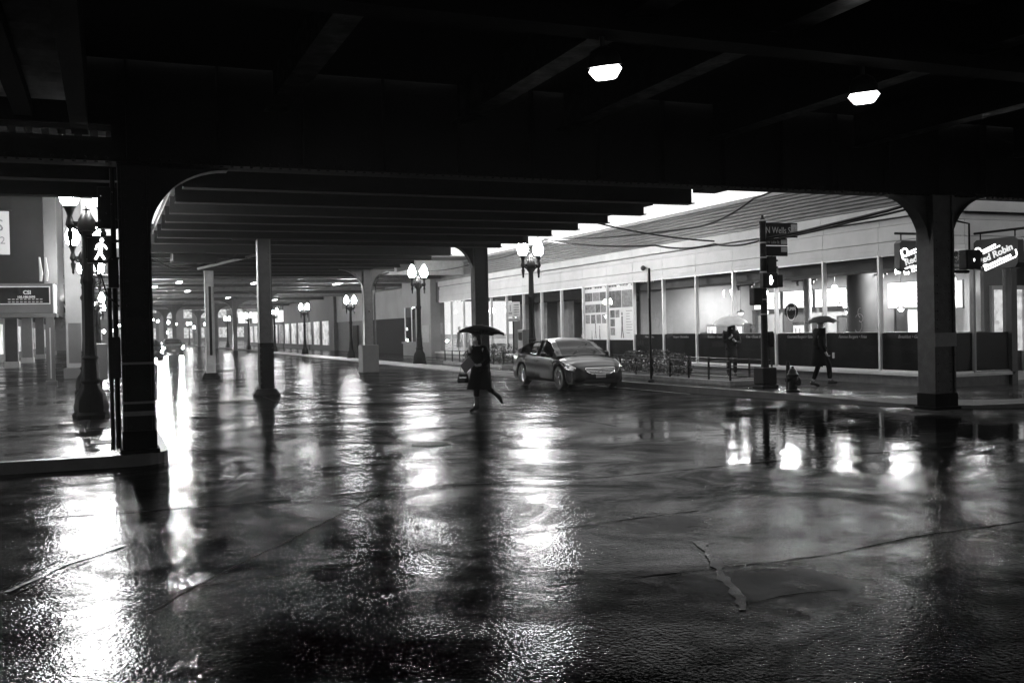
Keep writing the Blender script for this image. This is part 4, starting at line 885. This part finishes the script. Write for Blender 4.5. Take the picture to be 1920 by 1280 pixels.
def bush(x,y,r,h,n,label,cat='shrub',name='shrub',sparse=False,z=.24):
    t=thing(name,(x,y,z),label,cat,'planter shrubs'); s=MB()
    for k in range(7):
        a=random.uniform(0,6.28); s.tube([(0,0,0),(r*.3*math.cos(a),r*.3*math.sin(a),h*.5),(r*.7*math.cos(a),r*.7*math.sin(a),h*random.uniform(.7,1))],.007,4,.003)
    s.build('stem',M['soil'],t); l=MB()
    for k in range(n):
        a=random.uniform(0,6.28); u=random.random()**.5; zz=random.uniform(.08,1)*h; rr_=r*u*math.sqrt(max(.08,1-(abs(zz/h-.45)/.62)**2))*(1+.25*math.sin(3*a+x))
        c=Vector((rr_*math.cos(a),rr_*math.sin(a),zz)); d=Vector((random.gauss(0,1),random.gauss(0,1),random.gauss(.3,.8))).normalized(); e=d.cross(Vector((random.gauss(0,1),random.gauss(0,1),random.gauss(0,1)))).normalized()
        L=random.uniform(.03,.06)*(1.0 if sparse else 1); Wd=L*.4
        l.quad(c-d*L,c+e*Wd,c+d*L,c-e*Wd)
    l.build('foliage',M['leaf'],t,recalc=False)
bush(14.9,38.0,.75,.85,1500,'big round dark bush in the planter left of the woman'); bush(14.9,41.3,.5,.55,700,'smaller dark bush at the far end of the left planter')
for i,(x,y,r,h) in enumerate(((15.0,31.4,.45,.55),(15.2,29.9,.5,.6),(14.9,28.5,.5,.5),(15.1,27.1,.45,.7),(15.1,25.7,.5,.75),(15.0,24.4,.4,.65),(15.0,32.3,.4,.9))):
    bush(x,y,r,h,1000,['low scrubby shrub right behind the car nose','low scrubby shrub second right of the car','low grassy shrub left of the bare post','scrubby shrub right of the bare post','taller scrubby shrub in the planter middle','last scrubby shrub before the bare soil','dark rounded shrub hidden beside the car nose'][i],sparse=True)
# wires
def wire(pts,sag,r,label,n=14):
    P=[]
    for i in range(len(pts)-1):
        a=Vector(pts[i]);b_=Vector(pts[i+1])
        for k in range(n): t_=k/n; p=a.lerp(b_,t_); p.z-=sag*4*t_*(1-t_); P.append(tuple(p))
    P.append(pts[-1]); pipe('overhead_wire',P,r,M['iron'],label,'wire',n=6)['group']='overhead wires'
wire([(15.0,14.3,4.15),(15.0,16.12,3.97),(15.0,18.94,3.80),(14.6,19.75,3.72)],.0,.035,'thick wire from the corner bracket to the signal pole')
wire([(15.0,14.3,4.05),(15.0,17.2,3.86),(14.6,19.75,3.66)],.03,.025,'second wire just below the thick one right of the signal pole')
wire([(14.6,19.75,3.72),(15.0,22.45,3.83),(15.0,25.5,4.05),(14.2,31.68,4.75)],.10,.028,'sagging wire from the signal pole towards the lamp behind the car')
wire([(14.2,31.68,4.78),(15.0,23.2,4.36),(14.9,20.55,4.79),(14.6,18,5.2)],.10,.026,'upper wire crossing the ribbed roof band')
wire([(12.0,25.0,4.8),(15.0,22.45,3.9)],.12,.024,'wire dropping from the deck edge across the ribbed band')
wire([(14.2,31.68,4.75),(14.6,39.0,4.55),(13.6,44.8,4.5)],.15,.026,'wire running behind the globes from car lamp to the far lamp')
# ================================================================== CAR
def car(loc,rz,label,lit=False,name='parked_car'):
    t=thing(name,loc,label,'car',rz=rz)
    L=4.82; N=120; wb=2.80; fa=L/2-.93; ra=fa-wb; Rw=.335   # local: +x forward
    def lerp(tab,x):
        for i in range(len(tab)-1):
            if tab[i][0]<=x<=tab[i+1][0]:
                u=(x-tab[i][0])/(tab[i+1][0]-tab[i][0]); u=u*u*(3-2*u)*.5+u*.5; return tab[i][1]+(tab[i+1][1]-tab[i][1])*u
        return tab[0][1] if x<tab[0][0] else tab[-1][1]
    half=[(-2.41,.62),(-2.35,.76),(-2.1,.87),(-1.6,.915),(0,.92),(1.5,.915),(1.95,.87),(2.2,.76),(2.35,.60),(2.41,.42)]
    top=[(-2.41,.80),(-2.36,.98),(-2.2,1.06),(-1.75,1.08),(-1.2,1.04),(0,.98),(.8,.99),(1.1,.97),(1.6,.90),(2.0,.80),(2.25,.70),(2.37,.60),(2.41,.50)]
    sh=[(-2.41,.74),(-2.36,.90),(-2.2,.97),(-1.7,.985),(-1.0,.97),(0,.93),(.9,.90),(1.5,.84),(2.0,.72),(2.3,.60),(2.41,.48)]
    bot=[(-2.41,.40),(-2.3,.26),(-2.0,.22),(2.0,.20),(2.3,.22),(2.41,.30)]
    b=MB(); rowsn=0; K=0
    for i in range(N+1):
        x=-L/2+L*i/N; hw=lerp(half,x); zt_=lerp(top,x); zs=lerp(sh,x); zb=lerp(bot,x); arch=False
        for ax in (fa,ra):
            if abs(x-ax)<.395: zb=max(zb,Rw+math.sqrt(.395**2-(x-ax)**2)); arch=True
        # crease line rising to the tail
        cr=zb+(zs-zb)*.62
        sec=[(hw*.90,zb),(hw*.985,zb+(zs-zb)*.12),(hw*1.0,zb+(zs-zb)*.38),(hw*.985,cr),(hw*1.0,cr+.03),(hw*.965,zs-.02),(hw*.90,zs+.01),(hw*.72,zs+(zt_-zs)*.65),(hw*.40,zs+(zt_-zs)*.93),(0,zt_)]
        pts=[(x,-y,z) for y,z in sec]+[(x,y,z) for y,z in reversed(sec[:-1])]
        K=len(pts); b.v+=pts
    for i in range(N):
        for j in range(K-1): a=i*K+j; b.f.append((a,a+1,a+K+1,a+K))
    b.f.append(tuple(range(K))); b.f.append(tuple(N*K+j for j in range(K-1,-1,-1)))
    body=b.build('body',M['car'],t,True)
    MB().box(-2.2,-.78,.17,2.2,.78,.5).build('underbody',M['black'],t)
    # cabin
    roof=[(-2.0,1.03),(-1.75,1.13),(-1.2,1.32),(-.7,1.425),(-.2,1.47),(.2,1.465),(.5,1.40),(.9,1.18),(1.28,.96)]
    g=MB(); pn=MB(); n=44; S_=[]
    for i in range(n+1):
        x=-2.0+3.28*i/n; zr=lerp(roof,x); zb=min(lerp(top,x)-.06,zr-.01); bw_=min(lerp(half,x)*.93,.86); fr=(zr-zb)/.55; rw=bw_-.22*max(0,min(1,fr))
        S_.append([(x,-bw_,zb),(x,-(bw_*.4+rw*.6)-.01,zb+(zr-zb)*.55),(x,-rw-.015,zb+(zr-zb)*.86),(x,-rw*.80,zr-.03*fr-.005),(x,-rw*.4,zr-.006),(x,0,zr),(x,rw*.4,zr-.006),(x,rw*.80,zr-.03*fr-.005),(x,rw+.015,zb+(zr-zb)*.86),(x,(bw_*.4+rw*.6)+.01,zb+(zr-zb)*.55),(x,bw_,zb)])
    for i in range(n):
        xm=S_[i][0][0]+.037
        for j in range(10):
            side=j in (0,1,8,9); rail_=j in (2,7)
            ws=(xm>.42 and xm<1.26) and j in (3,4,5,6); rs=(xm<-1.0 and xm>-1.95) and j in (3,4,5,6)
            pillar=abs(xm+.28)<.04
            sd=side and (-1.48<xm<.98) and not pillar
            tgt=g if (ws or rs or sd) else pn
            tgt.quad(S_[i][j],S_[i][j+1],S_[i+1][j+1],S_[i+1][j])
    for mb_,nm,mm in ((g,'windows',M['carglass']),(pn,'roof',M['car'])):
        o=mb_.build(nm,mm,t,False)
        bm=bmesh.new(); bm.from_mesh(o.data); bmesh.ops.remove_doubles(bm,verts=bm.verts,dist=.0005); bm.to_mesh(o.data); bm.free()
        for p in o.data.polygons: p.use_smooth=True
    # window trim
    tr=MB()
    for s in (-1,1):
        P=[(S_[i][0][0],s*(-S_[i][0][1]+.012),S_[i][0][2]+.035) for i in range(7,41,2)]; tr.tube(P,.010,5)
        P=[(S_[i][2][0],s*(-S_[i][2][1]+.006),S_[i][2][2]+.01) for i in range(8,40,2)]; tr.tube(P,.007,5)
    tr.build('window_trim',M['chrome'],t)
    # doors seams
    dsm=MB()
    for s in (-1,1):
        for xx in (.95,-.26,-1.22):
            dsm.tube([(xx,s*(lerp(half,xx)*.99),.32),(xx,s*(lerp(half,xx)*1.003),.6),(xx-.02,s*lerp(half,xx)*.99,.78),(xx-.03,s*lerp(half,xx)*.93,.93)],.004,4)
    dsm.build('door_seams',M['black'],t)
    hd=MB()
    for s in (-1,1):
        for xx in (.05,-1.0): hd.tube([(xx,s*.915,.80),(xx-.04,s*.945,.805),(xx-.18,s*.945,.815),(xx-.22,s*.912,.82)],.013,6)
    hd.build('door_handles',M['chrome'],t,True)
    # wheels
    for ax in (fa,ra):
        for s in (-1,1):
            wl=MB().lathe([(.01,-.03),(.235,-.03),(.24,-.11),(.315,-.11),(.332,-.085),(.335,-.05),(.335,.05),(.332,.085),(.315,.11),(.24,.11),(.235,.03),(.01,.03)],(ax,s*.79,Rw),30,'y').build('wheel',M['tyre'],t,True)
            MB().lathe([(.245,.0),(.245,.105*s),(.225,.112*s),(.215,.06*s)],(ax,s*.79,Rw),30,'y').build('rim',M['alloy'],wl,True)
            MB().lathe([(.21,.02*s),(.05,.03*s),(.01,.03*s)],(ax,s*.79,Rw),24,'y').build('brake_disc',M['black'],wl)
            sp_=MB().lathe([(.05,.05*s),(.05,.10*s),(.02,.11*s)],(ax,s*.79,Rw),12,'y')
            for k in range(5):
                for dd_ in (-.13,.13):
                    a=2*PI*k/5+.3; a2=a+dd_
                    sp_.tube([(ax+.03*math.cos(a),s*.88,Rw+.03*math.sin(a)),(ax+.225*math.cos(a2),s*.885,Rw+.225*math.sin(a2))],.017,5)
            sp_.build('spokes',M['alloy'],wl)
            MB().lathe([(.39,-.02),(.39,.0),(.05,.0),(.05,-.02)],(ax,s*.70,Rw),24,'y').build('wheel_well',M['black'],t) if False else None
    # front end
    def nose(y,z):   # x of the nose surface at lateral y, height z
        best=-L/2
        for i in range(200):
            x=L/2-.006*i; hw=lerp(half,x)
            if abs(y)<=hw*.97 and z<=lerp(top,x): return x
        return 1.5
    gr=MB(); y=-.44
    def gx(y,z): return nose(y,z)+.012
    rows_=[(.615,.44),(.575,.46),(.535,.44),(.495,.38),(.455,.30)]
    bk=MB(); 
    for k in range(len(rows_)-1):
        for q in range(12):
            a=-1+2*q/12; c=-1+2*(q+1)/12; (z1,w1),(z2,w2)=rows_[k],rows_[k+1]
            bk.quad((gx(a*w1,z1)-.006,a*w1,z1),(gx(c*w1,z1)-.006,c*w1,z1),(gx(c*w2,z2)-.006,c*w2,z2),(gx(a*w2,z2)-.006,a*w2,z2))
    bk.build('grille_mesh',M['black'],t,recalc=False)
    for z,w_ in rows_: gr.tube([(gx(-w_+2*w_*q/14,z),-w_+2*w_*q/14,z) for q in range(15)],.006 if z<.6 else .014,6)
    for s in (-1,1): gr.tube([(gx(s*w_,z),s*w_,z) for z,w_ in rows_],.014,6)
    gr.build('grille_bars',M['chrome'],t,True)
    o=MB().tube([(gx(0,.55)+.012,.055*math.cos(a/10*2*PI),.54+.03*math.sin(a/10*2*PI)) for a in range(11)],.006,5).tube([(gx(0,.55)+.012,-.03,.52),(gx(0,.55)+.012,-.015,.56),(gx(0,.55)+.012,.015,.52),(gx(0,.55)+.012,.03,.56)],.007,5); o.build('emblem',M['chrome'],t,True)
    for s in (-1,1):
        h=MB(); P=[]
        xs=[2.24,2.16,2.05,1.93,1.80,1.66,1.55]
        up=[];dn=[]
        for i_,x in enumerate(xs):
            yy=lerp(half,x)*.985; zsf=lerp(sh,x); u=i_/6
            thick=.13*math.sin(PI*min(1,.15+u*.8))+.01
            up.append((x+.004,s*(yy*.955+.012),zsf+.002)); dn.append((x+.008,s*(yy+.014),zsf-thick))
        for i_ in range(6): h.quad(up[i_],up[i_+1],dn[i_+1],dn[i_])
        hl=h.build('headlight',E_HEAD if lit else M['lens'],t,recalc=False)
        rim_=MB().tube(up+dn[::-1]+[up[0]],.009,5); rim_.build('chrome_edge',M['chrome'],hl,True)
        MB().ell((2.02,s*(lerp(half,2.02)*.97+.012),lerp(sh,2.02)-.06),.04,.03,.035,10,6).build('projector',M['chrome'] if not lit else E_HEAD,hl,True)
        MB().tube([(nose(s*.62,.33)+.005,s*.55,.33),(nose(s*.68,.34)+.01,s*.66,.345),(nose(s*.74,.35)-.02,s*.76,.36)],.022,6).build('fog_lamp',M['chrome'],t,True)
        mr_=MB().ell((.72,s*1.02,.99),.085,.11,.07,12,8).tube([(.78,s*.86,.95),(.75,s*.96,.975)],.025,6).build('mirror',M['car'],t,True)
    MB().quad((nose(-.5,.36)+.012,-.5,.38),(nose(.5,.36)+.012,.5,.38),(nose(.45,.27)+.012,.45,.26),(nose(-.45,.27)+.012,-.45,.26)).build('lower_intake',M['black'],t,recalc=False)
    pl_=MB().box(nose(0,.4)+.012,-.155,.34,nose(0,.4)+.022,.155,.45).build('number_plate',M['grey'],t,bevel=.003); text('',.1,M['ink'],pl_,Vector((0,0,0)),FACE_CAM) if False else None
    MB().tube([(L/2-.12,-.3,.69),(L/2-.25,-.15,.735),(L/2-.25,.15,.735),(L/2-.12,.3,.69)],.008,5).build('bonnet_trim',M['chrome'],t,True) if False else None
    for s in (-1,1): MB().tube([(-2.33,s*.70,.92),(-2.20,s*.84,.93),(-2.05,s*.89,.93)],.04,6).build('tail_light',M['lens'],t,True)
    MB().tube([(1.22,-.3,1.0),(1.02,.0,1.10),(.9,.28,1.175)],.008,5).tube([(1.22,.35,1.0),(1.05,.6,1.08)],.008,5).build('wiper',M['black'],t)
    MB().box(.42,-.1,1.34,.44,.1,1.39).build('rear_view_mirror',M['grey'],t)
    if lit:
        for s in (-1,1):
            l=bpy.data.lights.new('headlight_beam','SPOT'); l.energy=1500; l.spot_size=math.radians(50); l.spot_blend=.8; l.shadow_soft_size=.1
            o=bpy.data.objects.new('headlight_beam',l); COL.objects.link(o); o.parent=t; o.location=(2.45,s*.62,.62); o.rotation_euler=(math.radians(86),0,math.radians(-90))
    return t
car((12.32,26.2,0),-PI/2,'dark grey saloon car parked at the right kerb, nose towards the crossing').scale=(.925,.96,.96)
car((2.75,76,0),-PI/2+.02,'oncoming car with glaring headlights in the far street, nearer the near column',True,'oncoming_car')
car((5.4,94,0),-PI/2,'second oncoming car with headlights, farther back in the street glare',True,'oncoming_car')
# ================================================================== PEOPLE
def skin_obj(name,J,E,m,parent,root,sub=1):
    names=list(J); idx={k:i for i,k in enumerate(names)}
    me=bpy.data.meshes.new(name); me.from_pydata([J[k][0] for k in names],[(idx[a],idx[b]) for a,b in E],[]); o=bpy.data.objects.new(name,me); COL.objects.link(o); o.parent=parent
    me.materials.append(m); o.modifiers.new('skin','SKIN'); o.modifiers['skin'].use_smooth_shade=True
    if not me.skin_vertices:
        bm=bmesh.new(); bm.from_mesh(me); bm.verts.layers.skin.verify(); bm.to_mesh(me); bm.free()
    sv=me.skin_vertices[0].data
    for k in names:
        r=J[k][1]; sv[idx[k]].radius=(r,r) if not isinstance(r,tuple) else r; sv[idx[k]].use_root=(k==root)
    s=o.modifiers.new('subd','SUBSURF'); s.levels=sub; s.render_levels=sub
    return o
def V(*a): return Vector(a)
def person(loc,rz,label,H,P,coatlen=.55,coat_m='cloth',hair_len=0.0,boots=False,hood=False,skirtw=(.2,.26),hand_curl=.6):
    """local: faces +x, left is +y. P: joint positions (unit: metres for a 1.7 m person)"""
    t=thing('person',loc,label,'person',rz=rz); k=H/1.7
    j={a:V(*b)*k for a,b in P.items()}
    J={}; E_=[]
    def a_(n,p,r,fr=None):
        J[n]=(tuple(p),r*k); 
        if fr: E_.append((fr,n))
    pel=j['pelvis']; ch=j['chest']; nk=j['neck']; hd=j['head']
    a_('pelvis',pel,.125); a_('waist',pel.lerp(ch,.45),.105,'pelvis'); a_('chest',ch,.125,'waist'); a_('neckbase',ch.lerp(nk,.7),.07,'chest'); a_('neck',nk,.05,'neckbase')
    hf=(V(1,0,0)*.03)*k
    a_('jaw',hd+V(.015,0,-.06)*k,.062,'neck'); a_('skull',hd+V(0,0,.03)*k,.082,'jaw'); a_('crown',hd+V(-.005,0,.085)*k,.055,'skull')
    a_('nose',hd+V(.098,0,-.015)*k,.012,'jaw')
    for s,S in ((1,'l'),(-1,'r')):
        sh_=ch+V(0,s*.17,.12)*k; a_('sh'+S,sh_,.06,'chest'); el=j['elb'+S]; wr=j['wri'+S]; a_('elb'+S,el,.042,'sh'+S); a_('wri'+S,wr,.028,'elb'+S)
        d=(wr-el).normalized(); side=d.cross(V(0,0,1)); side=side.normalized() if side.length>.1 else V(0,1,0); up=side.cross(d)
        a_('palm'+S,wr+d*.05*k,.03,'wri'+S)
        for q in range(4):
            off=side*((q-1.5)*.021)*k; ln=[.07,.085,.08,.062][q]*k
            p0=wr+d*.085*k+off; a_('f%d%s'%(q,S),p0,.0095,'palm'+S); a_('g%d%s'%(q,S),p0+(d*.6+up*hand_curl)*ln*.55,.0085,'f%d%s'%(q,S)); a_('h%d%s'%(q,S),p0+(d*.55+up*hand_curl)*ln*.55+(up*1.0-d*.3)*ln*.4,.0075,'g%d%s'%(q,S))
        a_('t0'+S,wr+d*.035*k+side*.04*k*s,.011,'palm'+S); a_('t1'+S,wr+d*.07*k+side*.055*k*s+up*.02*k,.009,'t0'+S)
        hp=pel+V(0,s*.09,-.04)*k; a_('hip'+S,hp,.095,'pelvis'); a_('kne'+S,j['kne'+S],.055,'hip'+S); a_('ank'+S,j['ank'+S],.036,'kne'+S); a_('toe'+S,j['toe'+S],.03,'ank'+S)
    skin_obj('body',J,E_,M['skin'],t,'pelvis')
    # ears and hair
    hb=MB().ell((hd.x-.012*k,hd.y,hd.z+.035*k),.098*k,.088*k,.105*k,14,9)
    hb.v=[(x if not (x>hd.x+.05*k and z<hd.z+.07*k) else hd.x+.05*k,y,z) for x,y,z in hb.v]
    if hair_len: hb.loft([((hd.x-.05*k,hd.y,hd.z-hair_len*k),.05*k,.08*k),((hd.x-.04*k,hd.y,hd.z-hair_len*.5*k),.075*k,.10*k),((hd.x-.03*k,hd.y,hd.z+.03*k),.07*k,.09*k)],12)
    if hood: hb.loft([((hd.x-.03*k,hd.y,hd.z-.17*k),.13*k,.15*k),((hd.x-.03*k,hd.y,hd.z-.05*k),.115*k,.12*k),((hd.x-.02*k,hd.y,hd.z+.08*k),.115*k,.11*k),((hd.x-.03*k,hd.y,hd.z+.15*k),.06*k,.06*k)],14)
    hb.build('hood' if hood else 'hair',M['cloth2'] if hood else M['hair'],t,True)
    # coat: torso and sleeves
    J={};E_=[]
    a_('pelvis',pel+V(0,0,-.05)*k,.19); a_('waist',pel.lerp(ch,.45),.17,'pelvis'); a_('chest',ch,.19,'waist'); a_('col',ch.lerp(nk,.78),.082,'chest')
    for s,S in ((1,'l'),(-1,'r')):
        a_('sh'+S,ch+V(0,s*.175,.115)*k,.085,'chest'); el=j['elb'+S]; wr=j['wri'+S]; a_('elb'+S,el,.078,'sh'+S); a_('wri'+S,wr.lerp(el,.06),.048,'elb'+S)
    skin_obj('coat',J,E_,M[coat_m],t,'pelvis')
    z1=pel.z+.08*k; z0=z1-coatlen*k; sw=skirtw
    secs=[]
    for i in range(7):
        u=i/6; z=z0+(z1-z0)*u; secs.append(((pel.x*(u)+j.get('hem',pel).x*(1-u),pel.y,z),(sw[1]*(1-u)+.150*u)*k*(1+.03*math.sin(9*u)),(sw[0]*(1-u)+.165*u)*k))
    MB().loft(secs,18).build('coat_skirt',M[coat_m],t,True)
    # trousers or boots
    J={};E_=[]
    a_('pelvis',pel+V(0,0,-.02)*k,.12)
    for s,S in ((1,'l'),(-1,'r')):
        a_('hip'+S,pel+V(0,s*.085,-.06)*k,.10,'pelvis'); a_('kne'+S,j['kne'+S],.072,'hip'+S); a_('ank'+S,j['ank'+S].lerp(j['kne'+S],.12),.055 if not boots else .045,'kne'+S)
    skin_obj('trousers',J,E_,M[coat_m],t,'pelvis')
    for s,S in ((1,'l'),(-1,'r')):
        an=j['ank'+S]; to=j['toe'+S]; kn=j['kne'+S]; d=(to-an); dn=d.normalized(); hl=an-V(dn.x,dn.y,0)*.06*k+V(0,0,-.045)*k
        if abs(dn.z)>.75: hl=an+ (an-kn).normalized()*.02*k+V(-.06,0,0)*k
        J={};E_=[]
        a_('shaft',an.lerp(kn,.75 if boots else .15),.066 if boots else .05); a_('ank',an,.048,'shaft'); a_('heel',hl,.035,'ank'); a_('ball',to.lerp(an,.25)+V(0,0,-.01)*k,.040,'ank'); a_('toe',to+dn*.05*k,.03,'ball')
        skin_obj('boot' if boots else 'shoe',J,E_,M['leather'],t,'shaft')
    return t
def umbrella(loc,tilt,r,drop,m,label,rz=0,hl=.75):
    t=thing('umbrella',loc,label,'umbrella',rz=rz); t.rotation_euler=(tilt[0],tilt[1],rz)
    b=MB(); n=8; K=7; seg=4; N=n*seg
    b.v.append((0,0,0))
    for k in range(1,K+1):
        u=k/K
        for i in range(N):
            a=2*PI*i/N; ph=(i%seg)/seg; sc_=1-.07*u*math.sin(PI*ph); z=-drop*(u**2.0)+ .035*u*u*math.sin(PI*ph)
            b.v.append((r*u*sc_*math.cos(a),r*u*sc_*math.sin(a),z))
    for i in range(N): b.f.append((0,1+i,1+(i+1)%N))
    for k in range(K-1):
        for i in range(N): a=1+k*N+i; c=1+k*N+(i+1)%N; b.f.append((a,c,c+N,a+N))
    o=b.build('canopy',m,t,True); s=o.modifiers.new('solid','SOLIDIFY'); s.thickness=.003
    rb_=MB()
    for i in range(n):
        a=2*PI*i/n; rb_.tube([(r*u*math.cos(a),r*u*math.sin(a),-drop*u*u-.008) for u in (0,.25,.5,.75,1.0)],.004,4); rb_.tube([(0,0,-drop*1.6),(r*.5*math.cos(a),r*.5*math.sin(a),-drop*.25-.01)],.003,4)
    rb_.build('ribs',M['chrome'] if m is not M['nylon'] else M['black'],t)
    MB().tube([(0,0,.05),(0,0,-hl)],.007,6).build('shaft',M['black'],t)
    MB().tube([(0,0,-hl+.02),(0,0,-hl-.1)],.016,8).build('handle',M['black'],t,True)
    return t
# woman crossing, walking to the left (-x world)
P=dict(pelvis=(0,0,.93),chest=(.02,0,1.25),neck=(.04,0,1.45),head=(.07,0,1.56),elbl=(-.02,.25,1.08),wril=(.20,.22,1.02),elbr=(.06,-.24,1.12),wrir=(.16,-.12,1.32),
  knel=(-.13,.08,.52),ankl=(-.50,.08,.30),toel=(-.57,.08,.18),kner=(.03,-.08,.50),ankr=(.04,-.08,.09),toer=(.19,-.08,.04),hem=(0.02,0,.5))
person((7.12,19.3,0),PI+.40,'woman in a dark coat and boots hurrying left across the wet road, holding a paper',1.62,P,coatlen=.52,skirtw=(.24,.30),boots=True,hair_len=.12)
umbrella((7.19,19.28,1.78),(math.radians(-3),math.radians(6),0),.50,.17,M['nylon'],'wide black umbrella held by the woman crossing the road')
o=MB().box(-.005,-.15,-.11,.005,.15,.11).build('paper_sheet',M['paper'],None,bevel=.002); o.location=(6.79,19.12,.98); o.rotation_euler=(math.radians(38),0,math.radians(-75)); tag(o,'pale folded paper in the crossing woman hand','paper')
t=thing('handbag',(6.79,19.4,.60),'glossy dark handbag hanging at the crossing woman left side','bag'); MB().loft([((0,0,0),.11,.05),((0,0,.04),.13,.06),((0,0,.16),.11,.045),((0,0,.19),.09,.02)],16).build('body',M['leather'],t,True); MB().tube([(-.07,0,.18),(-.04,0,.34),(.04,0,.36),(.08,0,.18)],.008,6).build('strap',M['leather'],t,True); MB().box(-.1,-.058,.10,.05,-.05,.13).build('reflection_strip',M['chrome'],t)  # bright strip on the bag imitates its white reflections
# man walking right
P2=dict(pelvis=(0,0,.93),chest=(.0,0,1.25),neck=(.01,0,1.45),head=(.03,0,1.57),elbl=(-.03,.23,1.14),wril=(.13,.12,1.28),elbr=(-.06,-.25,1.02),wrir=(.06,-.25,.82),
  knel=(.0,.08,.50),ankl=(-.16,.08,.10),toel=(-.02,.08,.03),kner=(.20,-.08,.52),ankr=(.22,-.08,.12),toer=(.36,-.08,.10),hem=(0,0,.5))
person((15.92,19.45,.15),-.30,'man in a long dark coat walking right past the restaurant windows',1.68,P2,coatlen=.50,skirtw=(.20,.22))
umbrella((16.02,19.45,1.85),(math.radians(2),math.radians(-3),0),.40,.17,M['nylon'],'black umbrella of the man walking right past the restaurant')
o=MB().box(-.035,-.006,-.07,.035,.006,.07).build('phone',M['chrome'],None,bevel=.004); o.location=(16.06,19.12,.90); tag(o,'small shiny thing in the walking man lowered hand','phone')
# person standing behind the rail with a pale umbrella
P3=dict(pelvis=(0,0,.93),chest=(.03,0,1.25),neck=(.07,0,1.43),head=(.12,0,1.52),elbl=(.05,.24,1.05),wril=(.24,.08,1.12),elbr=(.08,-.22,1.08),wrir=(.20,-.06,1.22),
  knel=(.03,.10,.5),ankl=(.0,.10,.09),toel=(.14,.11,.03),kner=(.0,-.09,.5),ankr=(-.04,-.1,.09),toer=(.1,-.12,.03),hem=(0,0,.5))
person((16.5,23.95,.15),PI+1.1,'hooded person in dark clothes looking down, standing behind the rail',1.62,P3,coatlen=.35,skirtw=(.17,.19),hood=True,coat_m='cloth2')
pale=mat('pale_umbrella_cloth',.55,.5,var=.15); 
umbrella((16.45,23.95,1.92),(math.radians(6),math.radians(-8),0),.52,.22,pale,'pale umbrella over the hooded person behind the rail')
P4=dict(P3); person((18.7,37.6,.16),PI,'dark bundled person standing inside the window above the car roof',1.6,P4,coatlen=.5,coat_m='cloth2',hood=True)
P5=dict(P3); person((2.6,88,0),-1.5,'faint person in the far street right of the pale roadway column',1.7,P5,coatlen=.5,coat_m='cloth2') if False else None

# ================================================================== rain haze in the air
hz=MB().box(-75,-70,-1,75,275,22).build('haze',None); hz['kind']='stuff'
hm=bpy.data.materials.new('rain_haze'); hm.use_nodes=True; hn=hm.node_tree.nodes; hn.clear(); ho=hn.new('ShaderNodeOutputMaterial'); hv=hn.new('ShaderNodeVolumePrincipled')
hv.inputs['Color'].default_value=(.9,.9,.9,1); hv.inputs['Density'].default_value=0.0007; hv.inputs['Anisotropy'].default_value=0.6
hm.node_tree.links.new(hv.outputs[0],ho.inputs['Volume']); hz.data.materials.append(hm)
sc.cycles.volume_bounces=0

# far street: lights under the station walkway, lit signs, another oncoming car
E_TUBE=emit('station_tube_light',.9,6)
for i,(x,y,l) in enumerate(((3.6,55,'glowing tube light under the station walkway, nearest left'),(2.6,60,'glowing tube light under the station walkway, second left'),(4.8,66,'glowing tube light under the station walkway, third left'),(7.6,56,'glowing tube light under the station walkway, nearest middle'),(12.4,57,'glowing tube light under the station walkway, nearest right'),(8.6,78,'glowing tube light under the station walkway, far middle'),(3.4,92,'glowing tube light under the station walkway, farthest left'),(13,84,'glowing tube light under the station walkway, far right'))):
    t=thing('tube_light',(x,y,4.45),l,'lamp','tube lights under the station walkway'); MB().box(-.12,-.7,0,.12,.7,.06).build('tube',E_TUBE,t,bevel=.02); MB().box(-.16,-.75,.06,.16,.75,.12).build('fitting',M['steel_pale'],t)
E_SGN=emit('lit_shop_sign',.6,1.1,.2,2)
for i,(x,y,z,w_,h_,l) in enumerate(((13.9,112,2.9,1.0,1.2,'small square lit sign on the right pavement far down the street, left one'),(15.4,112,2.9,1.0,1.2,'small square lit sign on the right pavement far down the street, right one'),(15.2,96,2.8,.9,1.1,'lit sign hanging over the right pavement left of the dark-footed column'))):
    t=thing('hanging_sign',(x,y,z),l,'sign','lit signs far down the street'); MB().box(-w_/2,0,0,w_/2,.15,h_).build('lit_face',E_SGN,t,bevel=.03); MB().tube([(0,.07,h_),(0,.07,4.6-z)],.04,6).build('hanger',M['steel_mid'],t)
E_DOT=emit('distant_bulb',.9,45)
for i,(x,y,z) in enumerate(((-.2,95,2.2),(.6,118,2.4),(1.4,124,3.0),(2.2,130,3.4),(3.4,150,3.3),(4.8,140,2.0),(5.8,128,3.5),(7.4,138,2.1),(9.0,146,3.3),(9.2,118,2.6),(11.6,132,3.1),(-1.0,88,2.9),(-1.3,70,2.5),(6.6,160,4.2),(2.8,112,1.9),(.9,100,3.6))):
    t=thing('distant_lamp',(x,y,z),'tiny distant street light, number %s from the left kerb in the far glare'%['one','two','three','four','five','six','seven','eight','nine','ten','eleven','twelve','thirteen','fourteen','fifteen','sixteen'][i],'lamp','tiny lights in the far street')
    MB().ell((0,0,0),.14,.14,.17,10,6).build('bulb',E_DOT,t,True); MB().lathe([(.05,.15),(.1,.2),(.02,.3)],n=8).build('cap',M['iron'],t)
    MB().tube([(0,0,-.15),(0,0,-z)],.04,6).build('pole',M['steel_mid'],t)
car((4.1,112,0),-PI/2,'third oncoming car with headlights, farthest in the street glare',True,'oncoming_car')
